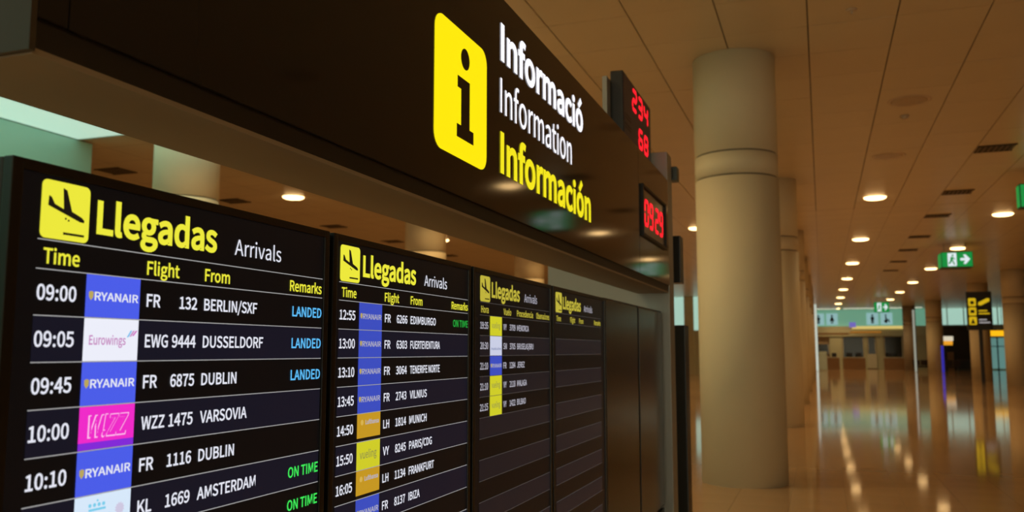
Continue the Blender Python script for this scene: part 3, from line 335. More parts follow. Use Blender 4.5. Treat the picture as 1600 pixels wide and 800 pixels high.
    r'''7,424,395,475,405,547,386,591,329,604,242,604,-15,510,-15,510,232,503,285,485,310,454,319,430,314,402,296,374,269,374,-15,280,-15,280,232,273,285,255,310,224,319,200,314,172,296,144,270,144,-15,49,-15,49,395],[10,12,11,4,6,5,3,6,4,3,7,6,34,2,35,2,0,35,2,1,0,9,12,10,9,13,12,2,7,3,8,13,9,2,8,7,2,13,8,34,32,2,32,31,2,31,30,2,30,29,2,29,13,2,29,20,13,20,19,13,19,14,13,29,21,20,28,21,29,28,22,21,27,22,28,18,14,19,27,23,22,26,23,27,17,14,18,34,33,32,26,24,23,17,15,14,25,24,26,16,15,17]],"n":[427,[130,395,137,340,119,340,153,370,199,396,253,405,327,386,370,329,383,242,383,-15,290,-15,290,232,283,285,265,310,232,319,202,313,173,296,144,269,144,-15,49,-15,49,395],[4,6,5,3,6,4,19,2,20,2,0,20,2,1,0,3,7,6,2,7,3,19,17,2,17,16,2,16,15,2,15,14,2,14,7,2,14,13,7,13,8,7,12,8,13,11,8,12,19,18,17,11,9,8,10,9,11]],"o":[424,[48,305,117,380,212,406,307,380,377,305,403,190,377,75,307,1,212,-25,117,1,48,75,21,190,295,260,261,305,212,320,164,305,130,260,117,190,130,119,164,75,212,60,261,75,295,119,308,190],[1,3,2,0,3,1,0,14,3,14,4,3,0,15,14,13,4,14,13,5,4,11,15,0,11,16,15,12,5,13,11,17,16,23,5,12,22,5,23,11,18,17,10,18,11,22,6,5,21,6,22,10,19,18,20,6,21,10,20,19,9,20,10,20,7,6,9,7,20,8,7,9]],"r":[272,[131,395,137,326,117,326,144,364,185,394,231,405,250,404,265,401,290,391,272,307,246,315,236,317,226,318,198,310,170,286,144,240,144,-15,49,-15,49,395],[4,6,5,4,7,6,4,8,7,17,0,18,17,2,0,2,1,0,3,8,4,3,9,8,2,11,3,11,10,3,10,9,3,17,15,2,15,14,2,14,13,2,13,12,2,12,11,2,17,16,15]],"s":[328,[50,107,95,75,128,61,166,56,201,63,219,78,225,99,215,123,188,142,148,158,94,182,47,220,28,282,46,345,97,389,174,405,223,399,266,382,314,350,265,287,228,311,203,321,175,325,142,319,125,304,120,286,128,266,153,249,192,233,249,209,297,170,317,104,299,39,246,-7,164,-24,107,-17,56,3,1,40],[14,16,15,14,17,16,13,17,14,13,18,17,13,21,18,21,20,18,20,19,18,12,23,13,23,22,13,22,21,13,12,24,23,12,25,24,12,26,25,11,26,12,11,27,26,11,28,27,11,29,28,10,29,11,10,30,29,9,30,10,9,31,30,8,31,9,7,31,8,6,31,7,37,1,0,6,32,31,5,32,6,4,32,5,37,2,1,3,32,4,37,3,2,37,32,3,36,32,37,36,33,32,35,33,36,35,34,33]],"t":[264,[61,313,4,313,4,391,65,394,72,502,154,502,154,395,258,395,258,313,154,313,154,117,159,82,172,65,199,58,210,59,223,62,252,73,272,-5,235,-16,210,-22,182,-24,111,-6,71,45,61,117],[3,5,4,3,6,5,3,7,6,3,8,7,2,8,3,1,8,2,0,8,1,23,9,0,9,8,0,23,10,9,23,11,10,22,11,23,22,12,11,15,17,16,22,13,12,14,17,15,13,17,14,22,17,13,21,17,22,21,18,17,20,18,21,20,19,18]],"u":[425,[44,395,138,395,138,148,145,95,163,70,195,62,225,67,254,86,283,117,283,395,376,395,376,-15,294,-15,289,45,307,45,273,11,229,-15,175,-24,101,-6,57,52,44,138],[20,1,0,20,2,1,8,10,9,8,11,10,20,3,2,19,3,20,7,14,8,14,11,8,19,4,3,6,14,7,19,5,4,5,14,6,19,14,5,18,13,19,13,14,19,18,15,13,15,12,13,15,11,14,18,16,15,12,11,15,17,16,18]],"v":[365,[86,395,161,168,173,131,185,93,193,67,175,67,183,93,195,131,206,168,282,395,377,395,232,-15,136,-15,-12,395],[12,0,13,12,1,0,8,10,9,8,11,10,12,2,1,7,11,8,12,6,2,6,3,2,6,3,7,3,11,7,12,5,6,4,11,3,12,4,5,12,11,4]],"w":[562,[96,395,155,164,163,128,170,93,175,70,155,70,160,93,168,128,177,164,240,395,325,395,388,164,397,128,405,93,412,70,391,70,396,93,404,128,412,164,470,395,563,395,452,-15,351,-15,294,201,284,237,276,274,270,299,291,299,285,273,277,237,267,200,210,-15,113,-15,-1,395],[32,0,33,32,1,0,8,10,9,8,26,10,26,27,10,27,11,10,18,20,19,18,21,20,8,25,26,28,11,27,8,29,25,29,24,25,29,24,28,24,11,28,23,11,24,8,30,29,22,11,23,8,31,30,22,12,11,7,31,8,17,21,18,32,2,1,22,16,12,16,13,12,6,3,7,3,31,7,16,13,17,13,21,17,32,6,2,6,3,2,14,21,13,32,5,6,22,15,16,4,31,3,32,4,5,32,31,4,22,14,15,22,21,14]]},"R":{"A":[426,[250,515,426,-2,353,-2,304,155,119,155,69,-2,0,-2,175,515,263,287,252,321,241,356,231,390,221,425,211,459,212,459,202,425,192,390,182,355,172,321,161,287,136,210,287,210],[6,13,7,13,0,7,13,14,0,14,1,0,6,15,13,15,12,13,15,12,14,12,1,14,11,1,12,6,16,15,10,1,11,6,17,16,9,1,10,6,18,17,8,1,9,6,19,18,21,1,8,6,20,19,6,4,20,4,21,20,4,3,21,3,1,21,6,5,4,2,1,3]],"I":[205,[137,515,137,-2,69,-2,69,515],[2,0,3,2,1,0]],"a":['''
    r'''394,[48,144,75,181,122,209,188,229,272,243,270,269,263,295,249,316,227,330,196,335,170,333,146,326,123,317,102,307,81,293,55,341,79,356,106,369,137,381,170,389,207,392,257,385,294,364,321,331,335,287,340,234,340,-2,284,-2,278,44,279,44,257,27,232,12,207,0,180,-8,152,-11,115,-6,84,7,60,30,45,61,39,99,273,196,208,185,160,171,128,152,110,129,105,103,108,81,117,64,131,53,149,47,170,45,191,47,211,53,231,62,252,76,273,93],[19,21,20,18,21,19,18,22,21,17,22,18,16,22,17,16,23,22,15,23,16,14,13,15,13,12,15,12,11,15,11,10,15,10,9,15,9,23,15,8,23,9,8,24,23,7,24,8,6,24,7,5,24,6,5,25,24,4,25,5,3,25,4,3,40,25,40,26,25,2,40,3,1,40,2,1,41,40,55,26,40,1,42,41,0,42,1,0,43,42,0,44,43,39,44,0,39,45,44,39,46,45,38,46,39,54,26,55,38,47,46,53,29,54,29,26,54,38,48,47,52,29,53,37,48,38,37,49,48,51,29,52,37,50,49,50,29,51,37,28,50,28,29,50,37,30,28,30,27,28,30,26,29,36,30,37,36,31,30,27,26,30,36,32,31,35,32,36,35,33,32,34,33,35]],"f":[228,[73,382,73,441,77,484,90,520,113,546,144,563,185,569,200,568,214,566,227,564,239,560,252,556,237,502,226,507,217,510,209,512,201,513,193,513,174,510,159,502,149,487,143,467,141,440,141,382,221,382,221,326,141,326,141,-2,73,-2,73,326,21,326,21,379],[5,7,6,5,8,7,5,9,8,5,10,9,4,10,5,4,11,10,4,13,11,13,12,11,3,16,4,16,15,4,15,14,4,14,13,4,2,18,3,18,17,3,17,16,3,2,19,18,2,20,19,2,21,20,1,21,2,1,22,21,0,22,1,0,23,22,0,24,23,0,25,24,31,25,0,30,25,31,29,25,30,28,26,29,26,25,29,28,27,26]],"i":[193,[55,516,61,528,70,537,82,543,97,545,111,543,124,537,133,528,139,516,141,501,139,486,133,474,124,465,111,459,97,457,82,459,70,465,60,474,55,486,53,501,131,382,131,-2,62,-2,62,382],[22,20,23,22,21,20,3,5,4,3,6,5,2,6,3,2,7,6,1,7,2,1,8,7,0,8,1,0,9,8,19,9,0,19,10,9,18,10,19,17,10,18,17,11,10,16,11,17,16,12,11,15,12,16,15,13,12,14,13,15]],"l":[199,[62,559,131,559,131,72,132,61,134,54,137,50,141,47,147,46,148,46,150,46,153,46,156,47,161,48,171,-5,164,-7,157,-9,150,-10,141,-11,132,-11,106,-7,86,4,73,22,65,46,62,76],[23,1,0,23,2,1,22,2,23,22,3,2,22,4,3,22,5,4,22,6,5,11,13,12,22,7,6,10,13,11,9,13,10,8,13,9,7,13,8,22,13,7,21,13,22,20,13,21,19,13,20,19,14,13,19,15,14,18,15,19,18,16,15,18,17,16]],"m":[648,[119,382,125,327,124,327,144,347,167,365,190,379,216,389,243,392,275,389,302,379,323,364,339,343,349,321,371,343,395,363,420,379,446,389,474,392,517,386,549,367,573,336,586,294,591,241,591,-2,523,-2,523,232,521,270,512,298,499,317,480,328,454,332,437,330,419,323,400,312,381,296,361,275,361,-2,293,-2,293,232,290,270,282,298,268,317,249,328,224,332,207,330,189,323,170,312,151,296,131,275,131,-2,62,-2,62,382],[16,18,17,6,8,7,6,9,8,5,9,6,15,18,16,15,19,18,50,0,51,50,2,0,2,1,0,4,9,5,4,10,9,14,19,15,14,20,19,3,10,4,3,11,10,13,20,14,2,11,3,2,43,11,43,12,11,12,30,13,30,20,13,30,29,20,29,21,20,12,31,30,2,44,43,42,12,43,2,45,44,12,32,31,41,12,42,28,21,29,50,48,2,48,47,2,47,46,2,46,45,2,12,33,32,41,33,12,40,33,41,27,21,28,40,34,33,39,34,40,26,21,27,39,35,34,26,22,21,50,49,48,39,36,35,38,36,39,25,22,26,25,23,22,37,36,38,24,23,25]],"n":[427,[119,382,125,327,124,327,145,347,169,365,194,379,222,389,252,392,296,386,329,367,352,336,366,294,370,241,370,-2,303,-2,303,232,300,270,292,298,278,317,259,328,232,332,211,330,191,323,172,311,152,295,131,275,131,-2,62,-2,62,382],[6,8,7,5,8,6,5,9,8,27,0,28,27,2,0,2,1,0,4,9,5,4,10,9,3,10,4,2,20,3,20,10,3,20,19,10,19,11,10,2,21,20,2,22,21,18,11,19,27,25,2,25,24,2,24,23,2,23,22,2,17,11,18,16,11,17,16,12,11,27,26,25,15,12,16,15,13,12,14,13,15]],"o":[424,[44,260,70,316,109,358,157,383,212,392,267,383,316,358,355,316,381,260,390,190,381,120,355,64,316,23,267,-2,212,-11,158,-2,109,23,70,64,44,120,34,190,316,238,301,278,278,308,248,327,212,334,176,327,146,308,124,278,109,238,104,190,109,141,124,102,146,72,176,53,212,46,248,53,278,72,301,102,316,141,321,190],[3,5,4,2,5,3,2,6,5,1,6,2,1,24,6,24,7,6,1,25,24,23,7,24,1,26,25,22,7,23,0,26,1,22,8,7,0,27,26,21,8,22,0,28,27,20,8,21,19,28,0,20,9,8,19,29,28,39,9,20,38,9,39,19,30,29,18,30,19,38,10,9,37,10,38,18,31,30,17,31,18,37,11,10,36,11,37,17,32,31,35,11,36,17,33,32,16,33,17,35,12,11,34,12,3'''
    r'''5,16,34,33,16,12,34,15,12,16,15,13,12,14,13,15]],"r":[272,[119,382,125,313,124,313,140,339,161,361,183,378,207,388,232,392,242,392,251,391,259,389,267,387,275,383,263,324,253,327,247,328,240,330,233,330,224,331,205,328,185,318,166,302,147,277,131,244,131,-2,62,-2,62,382],[6,8,7,6,9,8,6,10,9,6,11,10,5,11,6,5,12,11,5,13,12,25,0,26,25,2,0,2,1,0,4,13,5,3,17,4,17,16,4,16,15,4,15,14,4,14,13,4,2,19,3,19,18,3,18,17,3,2,20,19,2,21,20,25,23,2,23,22,2,22,21,2,25,24,23]],"s":[328,[53,89,75,73,95,60,117,51,140,45,166,43,193,46,213,54,227,66,236,82,239,100,234,120,221,136,202,150,178,161,153,170,121,183,91,199,66,220,48,247,41,282,47,317,64,347,91,371,128,387,174,392,202,390,228,384,253,374,274,362,295,347,262,304,244,316,228,325,212,332,194,337,175,338,150,336,130,328,117,316,109,302,106,285,111,267,122,253,140,241,162,231,187,221,220,208,252,192,279,171,297,142,304,104,298,68,281,36,252,11,213,-5,164,-11,132,-9,100,-1,71,10,45,25,20,43],[24,26,25,24,27,26,23,27,24,23,28,27,23,29,28,22,29,23,22,30,29,21,37,22,37,36,22,36,30,22,36,35,30,35,34,30,34,33,30,33,32,30,32,31,30,21,38,37,21,39,38,20,39,21,20,40,39,20,41,40,20,42,41,19,42,20,19,43,42,19,44,43,18,44,19,18,45,44,18,46,45,18,47,46,17,47,18,17,48,47,16,48,17,16,49,48,15,49,16,15,50,49,14,50,15,13,50,14,12,50,13,12,51,50,11,51,12,10,51,11,10,52,51,9,52,10,61,1,0,8,52,9,61,2,1,8,53,52,7,53,8,61,3,2,6,53,7,61,4,3,5,53,6,61,5,4,60,5,61,60,53,5,60,54,53,59,54,60,59,55,54,58,55,59,57,55,58,57,56,55]],"t":[264,[74,326,17,326,17,379,77,382,84,489,141,489,141,382,245,382,245,326,141,326,141,116,143,91,149,71,160,57,176,48,198,45,207,45,215,47,224,49,233,52,243,56,257,4,241,-1,227,-5,213,-8,198,-10,183,-11,141,-5,109,12,89,39,77,75,74,118],[3,5,4,3,6,5,3,7,6,3,8,7,2,8,3,1,8,2,0,8,1,31,9,0,9,8,0,31,10,9,30,10,31,30,11,10,30,12,11,29,12,30,29,13,12,29,14,13,19,21,20,18,21,19,17,21,18,29,15,14,16,21,17,15,21,16,29,21,15,28,21,29,27,21,28,27,22,21,27,23,22,27,24,23,26,24,27,26,25,24]],"v":[365,[77,382,149,164,156,142,163,119,170,97,177,74,184,54,184,54,191,74,198,97,205,119,212,142,219,164,291,382,359,382,223,-2,145,-2,6,382],[16,0,17,16,1,0,12,14,13,12,15,14,16,2,1,11,15,12,16,3,2,10,15,11,9,15,10,16,4,3,8,15,9,16,5,4,7,15,8,16,6,5,16,7,6,16,15,7]]}}''')
GOFF = {'B': .025, 'M': .015, 'R': .002}


def glyphs(s, wt):
    v, f = [], []
    x = 0.0
    for ch in s:
        adv, xy, tri = GLYPHS[wt][ch]
        n = len(v)
        v += [(x + xy[i] / 1000, xy[i + 1] / 1000) for i in range(0, len(xy), 2)]
        f += [tuple(n + q for q in tri[i:i + 3]) for i in range(0, len(tri), 3)]
        x += adv / 1000
    return v, f


def text(pl, s, u0, u1, base, cap, h, name, mat, parent, wt='M', narrow=None, align='L', shear=0.0, maxw=None):
    """fits the string between u0 and u1 (or uses the narrow factor, aligned), cap height = cap"""
    v, f = glyphs(s, wt)
    x0 = min(q[0] for q in v)
    x1 = max(q[0] for q in v)
    sy = cap / (.513 + GOFF[wt])
    if narrow is not None:
        sx = sy * narrow
        wd = (x1 - x0) * sx
        if maxw and wd > maxw:
            sx *= maxw / wd
            wd = maxw
        if align == 'R':
            u0 = u1 - wd
    else:
        sx = (u1 - u0) / (x1 - x0)
    pts = [pl.p(u0 + (q[0] - x0) * sx + shear * q[1] * sy, base + q[1] * sy, h) for q in v]
    return link_mesh(name, pts, f, mat, parent)


# ================================================================== THE HALL
X0, X1, Y0, Y1 = -26.0, 17.0, -14.0, 84.0
# floor: near tiles built one by one, the rest one slab
FX0, FX1, FY0, FY1 = -.95 - 2 * .567, -.95 + 7 * .567, 8.42, 8.42 + 8 * .567
fl = MB()
for a in ((X0, FX0, Y0, Y1), (FX1, X1, Y0, Y1), (FX0, FX1, Y0, FY0), (FX0, FX1, FY1, Y1)):
    fl.box(*a, -.06, 0)
fl.box(FX0, FX1, FY0, FY1, -.06, -.003)
floor = tag(fl.build('floor', m_floor), 'polished brown stone floor of the terminal hall', kind='structure')
tile0 = None
for i in range(9):
    for j in range(8):
        x, y = FX0 + i * .567, FY0 + j * .567
        if tile0 is None:
            tile0 = bx('floor_tile', x + .0012, x + .5658, y + .0012, y + .5658, -.003, 0, m_floor_tile, floor)
        else:
            o = tile0.copy()
            register(o, WL[tile0.name] + Vector((i * .567, j * .567, 0)), floor)

# ceiling: near panels built one by one
CX0, CX1, CY0, CY1 = -.02 - 4 * .944, -.02 + 7 * .944, 8.2, 24.2
ce = MB()
for a in ((X0, CX0, Y0, Y1), (CX1, X1, Y0, Y1), (CX0, CX1, Y0, CY0), (CX0, CX1, CY1, Y1)):
    ce.box(*a, CEIL, CEIL + .1)
ceiling = tag(ce.build('ceiling', m_ceil), 'suspended ceiling of square beige panels', kind='structure')
bx('ceiling_void', CX0, CX1, CY0, CY1, CEIL + .03, CEIL + .1, m_gap, ceiling)
tile0 = None
for i in range(11):
    for j in range(16):
        x, y = CX0 + i * .944, CY0 + j * 1.0
        if tile0 is None:
            tile0 = bx('ceiling_tile', x + .007, x + .937, y + .005, y + .995, CEIL, CEIL + .03, m_ceil_tile, ceiling)
        else:
            o = tile0.copy()
            register(o, WL[tile0.name] + Vector((i * .944, j * 1.0, random.uniform(0, .003))), ceiling)

tag(bx('wall_left', X0 - .2, X0, Y0, Y1, 0, CEIL, m_wall), 'plain beige side wall far to the left', kind='structure')
tag(bx('wall_right', X1, X1 + .2, Y0, Y1, 0, CEIL, m_wall), 'plain beige side wall on the right', kind='structure')
tag(bx('wall_back', X0, X1, Y0 - .2, Y0, 0, CEIL, m_wall), 'plain beige wall behind the viewer', kind='structure')
wall_far = tag(bx('wall_far', X0, X1, Y1, Y1 + .2, 0, CEIL, m_wall), 'beige end wall of the hall with shopfronts', kind='structure')

# luminous ceiling field and pale green glass partition on the left
m_sky = M('luminous_ceiling', (.7, .8, .75), .5, emit=SKY_COL, es=.8, noise=.05)
m_teal = M('green_glass_wall', (.40, .74, .63), .25, spec=.5, noise=.04, scale=1)
m_frame = M('frame_pale', (.5, .55, .5), .5, noise=.05)
sk = thing('luminous_ceiling', (-9.1, 6.2, CEIL - .03), 'bright pale green luminous ceiling field above the glass wall at upper left', 'ceiling light')
for i in range(2):
    for j in range(7):
        a, b = -12.2 + i * 3.1, -12.0 + j * 3.35
        bx('diffuser', a + .02, a + 3.08, b + .02, b + 3.33, CEIL - .025, CEIL - .001, m_sky, sk)
bx('edge_trim', -12.2, -6.0, 11.45, 11.50, CEIL - .03, CEIL - .001, m_frame, sk)
gw = thing('glass_partition', (-12.35, 5.8, 0), 'pale green glass partition wall seen above the first screen', 'partition')
for j in range(8):
    b = -12.2 + j * 3.0
    bx('glass_panel', -12.5, -12.2, b + .01, b + 2.98, .1, CEIL - .035, m_teal, gw)
bx('plinth', -12.52, -12.18, -12.2, 11.8, 0, .1, m_frame, gw)


# window-shaped glow panels added behind the viewer to light column and post
m_fill_window = M('fill_window_glow', (.3, .4, .38), .2, emit=(.72, .68, .50), es=2.8, noise=.05)
for k in range(4):
    a = -5.6 + k * 4.4
    wn = tag(bx('fill_window_%d' % (k + 1), a, a + 4.0, Y0 + .005, Y0 + .03, .3, 4.9, m_fill_window), 'tall glowing window panel added behind the viewer as fill light', kind='structure')
    for q in range(4):
        bx('mullion', a + q * 1.3, a + q * 1.3 + .1, Y0 + .03, Y0 + .09, .3, 4.9, m_frame, wn)
    for z in (.3, 2.4, 4.8):
        bx('transom', a, a + 4.0, Y0 + .03, Y0 + .08, z, z + .1, m_frame, wn)


# ------------------------------------------------------------------ columns
def column(x, y, r, label, rings=True, mat=m_col, z1=CEIL):
    t = thing('column', (x, y, 0), label, 'column', 'round columns of the hall')
    if rings:
        za, zb = E + 2.15, E + 2.45
        MB().lathe(x, y, [(r, 0), (r, za - .012)], 64).build('lower_shaft', mat, t, True)
        MB().lathe(x, y, [(r - .02, za - .012), (r - .02, za + .012)], 64).build('groove', m_colgroove, t, True)
        MB().lathe(x, y, [(r, za + .012), (r, zb - .012)], 64).build('collar', mat, t, True)
        MB().lathe(x, y, [(r - .02, zb - .012), (r - .02, zb + .012)], 64).build('groove', m_colgroove, t, True)
        MB().lathe(x, y, [(r, zb + .012), (r, z1)], 64).build('upper_shaft', mat, t, True)
    else:
        MB().lathe(x, y, [(r, 0), (r, z1)], 40).build('shaft', mat, t, True)
    return t


column(-.95, 11.17, .515, 'nearest large round beige column, right of the information sign')
column(-.92, 19.7, .515, 'second round column, mostly hidden directly behind the nearest one')
for k, o_ in enumerate(('third', 'fourth', 'fifth', 'sixth', 'seventh')):
    column(-.93, 28.2 + 8.5 * k, .515, o_ + ' round column in the row behind the nearest column')
column(-9.72, 11.35, .515, 'pale column seen between the first screen and the sign beam')
column(-9.3, 19.6, .515, 'column seen above the second screen, under the sign beam')
column(-9.4, 28.1, .515, 'distant column glimpsed above the third screen, under the sign beam')
column(8.42, 45.2, .515, 'orange lit column cut by the right edge of the picture')
column(8.22, 53.7, .515, 'column standing behind the black and yellow direction sign')
column(7.85, 70.7, .56, 'distant column left of the bright green windows')
column(6.9, 79.0, .5, 'slim dark column at the far end near the shopfronts', mat=M('dark_column', (.32, .27, .22), .6, noise=.08))

# ------------------------------------------------------------------ downlights, vents
m_lens = M('downlight_lens', (.8, .8, .8), .4, emit=LAMP_COL, es=LAMP, noise=.02)
m_lensoff = M('downlight_lens_off', (.42, .31, .2), .25, noise=.1)
m_ring = M('downlight_ring', (.62, .5, .38), .4, noise=.05)


def downlight(x, y, lit, label, group, r=.27):
    t = thing('ceiling_downlight', (x, y, CEIL - .03), label, 'downlight', group)
    n = 32
    mb = MB()
    prof = [(r - .02, CEIL - .004), (r, CEIL - .012), (r + .035, CEIL - .006), (r + .04, CEIL)]
    v, f = [], []
    for q, z in prof:
        for i in range(n):
            a = 2 * math.pi * i / n
            v.append((x + q * math.cos(a), y + q * math.sin(a), z))
    for k in range(len(prof) - 1):
        for i in range(n):
            j = (i + 1) % n
            f.append((k * n + j, k * n + i, (k + 1) * n + i, (k + 1) * n + j))
    mb.add(v, f)
    mb.build('trim_ring', m_ring, t, True)
    MB().lathe(x, y, [(r * .35, CEIL - .062), (r * .75, CEIL - .052), (r * .92, CEIL - .03), (r - .012, CEIL - .004)] if lit else [(r - .03, CEIL - .012), (r - .005, CEIL - .003)], n).build('lens', m_lens if lit else m_lensoff, t, lit)
    if lit:
        ld = bpy.data.lights.new('reflector_lamp', 'AREA')
        ld.shape = 'DISK'
        ld.size = .44
        ld.energy = LAMP_W
        ld.color = LAMP_COL
        ld.spread = math.radians(140)
        register(bpy.data.objects.new('reflector_lamp', ld), (x, y, CEIL - .066), t)
    return t


ORD = ['nearest', 'second', 'third', 'fourth', 'fifth', 'sixth', 'seventh', 'eighth', 'ninth', 'tenth', 'eleventh', 'twelfth']
for k in range(8):
    downlight(1.345, 22.5 + 8.4 * k, True, ORD[k] + ' lit downlight of the row right of the columns, over the walkway', 'lit downlights over the walkway')
for k in range(10):
    y = 1.4 + 8.35 * k
    downlight(4.78, y, k != 1, ORD[k] + (' lit' if k != 1 else ' unlit') + ' downlight of the row passing the green exit signs', 'lit downlights over the walkway')
for k in range(11):
    downlight(-3.44, -7.2 + 8.4 * k, True, ORD[k] + ' lit downlight of the row left of the columns, behind the sign', 'lit downlights over the walkway')
for k in range(6):
    downlight(-11.95, 17.7 + 8.7 * k, True, ORD[k] + ' lit downlight of the row seen under the sign beam', 'lit downlights over the left hall')
for k in range(4):  # unseen row added to light the near zone
    downlight(9.0, -2.4 + 8.4 * k, True, ORD[k] + ' lit downlight of an unseen row added on the right for light', 'lit downlights over the walkway')
for k in range(6):  # two out-of-sight rows added to brighten the ceiling beyond the sign beam
    downlight(-7.7, 1.4 + 8.4 * k, True, ORD[k] + ' lit downlight of a row added out of sight behind the sign beam', 'lit downlights over the left hall')
    downlight(-20.0, 5.4 + 8.4 * k, True, ORD[k] + ' lit downlight of an unseen row added in the outer left hall', 'lit downlights over the left hall')
downlight(1.36, 13.85, False, 'unlit round downlight nearest on the ceiling right of the column', 'unlit downlights')
downlight(1.34, 17.75, False, 'unlit round downlight between the nearest unlit and first lit lamp', 'unlit downlights')
t = thing('smoke_detector', (1.37, 14.75, CEIL - .05), 'small round smoke detector just beyond the nearest unlit downlight', 'smoke detector')
MB().lathe(1.37, 14.75, [(.035, CEIL - .05), (.055, CEIL - .02)], 24).build('sensor_head', m_ring, t, True)
MB().lathe(1.37, 14.75, [(.07, CEIL - .02), (.07, CEIL)], 24).build('base', m_ring, t, True)
t = thing('sprinkler_head', (.44, 9.85, CEIL - .04), 'tiny ceiling sprinkler at the top edge, right of the column', 'sprinkler')
MB().lathe(.44, 9.85, [(.05, CEIL - .012), (.06, CEIL)], 24).build('rosette', m_ring, t, True)
MB().lathe(.44, 9.85, [(.012, CEIL - .05), (.014, CEIL - .012)], 12).build('nozzle', m_ring, t, True)

m_vent = M('vent_dark', (.02, .014, .009), .7, noise=.1)
m_slat = M('vent_slat', (.14, .1, .065), .5, noise=.1)


def vent(x, y, label, group):
    t = thing('air_vent', (x, y, CEIL - .02), label, 'air vent', group)
    bx('backing', x - .31, x + .31, y - .25, y + .25, CEIL - .008, CEIL - .001, m_vent, t)
    for s in (-1, 1):
        bx('frame_bar', x - .32, x + .32, y + s * .255 - .012, y + s * .255 + .012, CEIL - .02, CEIL - .001, m_vent, t)
    for k in range(7):
        a = x - .27 + k * .09
        bx('slat', a - .012, a + .012, y - .24, y + .24, CEIL - .018, CEIL - .008, m_slat, t)


for k, y in enumerate((17.7, 22.4, 26.2, 30.9, 34.9, 39.3, 43.6)):
    vent(3.14, y, ORD[k] + ' dark air vent of the row between the two downlight rows', 'air vents over the walkway')
for k, y in enumerate((13.85, 17.7, 22.4, 26.2, 30.9)):
    vent(-13.68, y, ORD[k] + ' dark ceiling vent of the row seen above the screens', 'air vents over the left hall')

# ================================================================== INFORMATION SIGN GANTRY
SF = -.874                    # front face of the sign
gan = thing('information_gantry', (-1.2, 3.0, 0), 'black illuminated information sign beam on a grey metal end post', 'information sign')
bx('sign_panel', SF - .03, SF, .752, .796, E + .40, E + 1.064, m_sign, gan, .002)
bx('sign_panel', SF - .03, SF, .798, 4.42, E + .40, E + 1.064, m_sign, gan, .002)
clock_panel = bx('sign_panel', SF - .03, SF, 4.424, 5.346, E + .40, E + 1.064, m_sign, gan, .002)
bx('end_cap', -1.075, SF, .742, .751, E + .357, E + 1.064, M('end_cap_brown', (.045, .035, .022), .5, noise=.1), gan)
bx('bottom_lip', SF - .03, SF - .006, .752, 5.346, E + .363, E + .40, m_lip, gan)
bx('soffit', -1.075, SF - .006, .752, 5.346, E + .355, E + .363, m_soffit, gan)
bx('beam_core', -1.075, SF - .031, .752, 5.346, E + .363, E + 1.064, m_soffit, gan)
bx('end_post', -1.66, -.875, 5.346, 5.52, 0, E + 1.246, m_post, gan, .004)
bx('mounting_wall', -1.12, -1.06, .80, 5.346, .15, E + .15, m_housing, gan)
bx('base_cabinet', -1.2, -.93, .77, 5.346, 0, .66, m_housing, gan, .004)
bx('end_bracket', -1.2, -1.075, .76, .80, .0, E + .6, m_housing, gan)

PS = Plane((SF, 0, E), (0, 1, 0), (0, 0, 1))
# i pictogram
iu0, iu1, iv0, iv1 = 1.880, 2.228, .500, .846
ip = prism(PS, [rrect(iu0, iu1, iv0, iv1, .042)], 0, .0025, 'icon_plate', e_signyellow, gan)
W_ = iu1 - iu0
H_ = iv1 - iv0
fu = lambda u: iu0 + u * W_
fv = lambda v: iv1 - v * H_
prism(PS, [circ(fu(.545), fv(.205), .083 * W_, 28)], .0025, .0032, 'icon_dot', m_sign, ip)
prism(PS, [[(fu(a), fv(b)) for a, b in ((.40, .37), (.635, .37), (.635, .745), (.715, .745), (.715, .845), (.39, .845), (.39, .745), (.47, .745), (.47, .46), (.40, .46))]],
      .0025, .0032, 'icon_stem', m_sign, ip)
text(PS, 'Informació', 2.345, 3.292, .869, .112, .002, 'sign_lettering', e_signwhite, gan, wt='B')
text(PS, 'Information', 2.342, 3.122, .705, .105, .002, 'sign_lettering', e_signwhite, gan, wt='R')
text(PS, 'Información', 2.343, 3.405, .527, .120, .002, 'sign_lettering', e_signyellow2, gan, wt='B')

# small surveillance box on the post
t = thing('wall_sensor', (-.86, 5.6, E + 1.13), 'small dark grey box on the back edge of the grey post top', 'sensor')
m_sens = M('sensor_grey', (.07, .09, .09), .4, noise=.1)
bx('sensor_body', -.905, -.845, 5.545, 5.64, E + 1.10, E + 1.19, m_sens, t, .006)
bx('sensor_bracket', -.90, -.87, 5.52, 5.55, E + 1.12, E + 1.17, m_housing, t)

# ------------------------------------------------------------------ seven segment digits
SEG = {'0': 'abcdef', '1': 'bc', '2': 'abged', '3': 'abgcd', '4': 'fgbc', '6': 'afgedc', '8': 'abcdefg', '9': 'abcdfg'}


def digit(pl, ch, u, v, wd, ht, th, h, parent, slant=.06):
    k = th / 2
    g = th * .12
    hm = ht / 2

    def seg_h(y):
        return [(k + g, y), (2 * k + g, y + k), (wd - 2 * k - g, y + k), (wd - k - g, y), (wd - 2 * k - g, y - k), (2 * k + g, y - k)]

    def seg_v(x, y0, y1):
        return [(x, y0 + g), (x + k, y0 + k + g), (x + k, y1 - k - g), (x, y1 - g), (x - k, y1 - k - g), (x - k, y0 + k + g)]
    pos = {'a': seg_h(ht - k), 'g': seg_h(hm), 'd': seg_h(k), 'f': seg_v(k, hm, ht - k), 'b': seg_v(wd - k, hm, ht - k),
           'e': seg_v(k, k, hm), 'c': seg_v(wd - k, k, hm)}
    polys = [[(u + a + slant * b, v + b) for a, b in pos[s]] for s in SEG[ch]]
    return prism(pl, polys, h, h + .001, 'led_digit', e_red, parent)


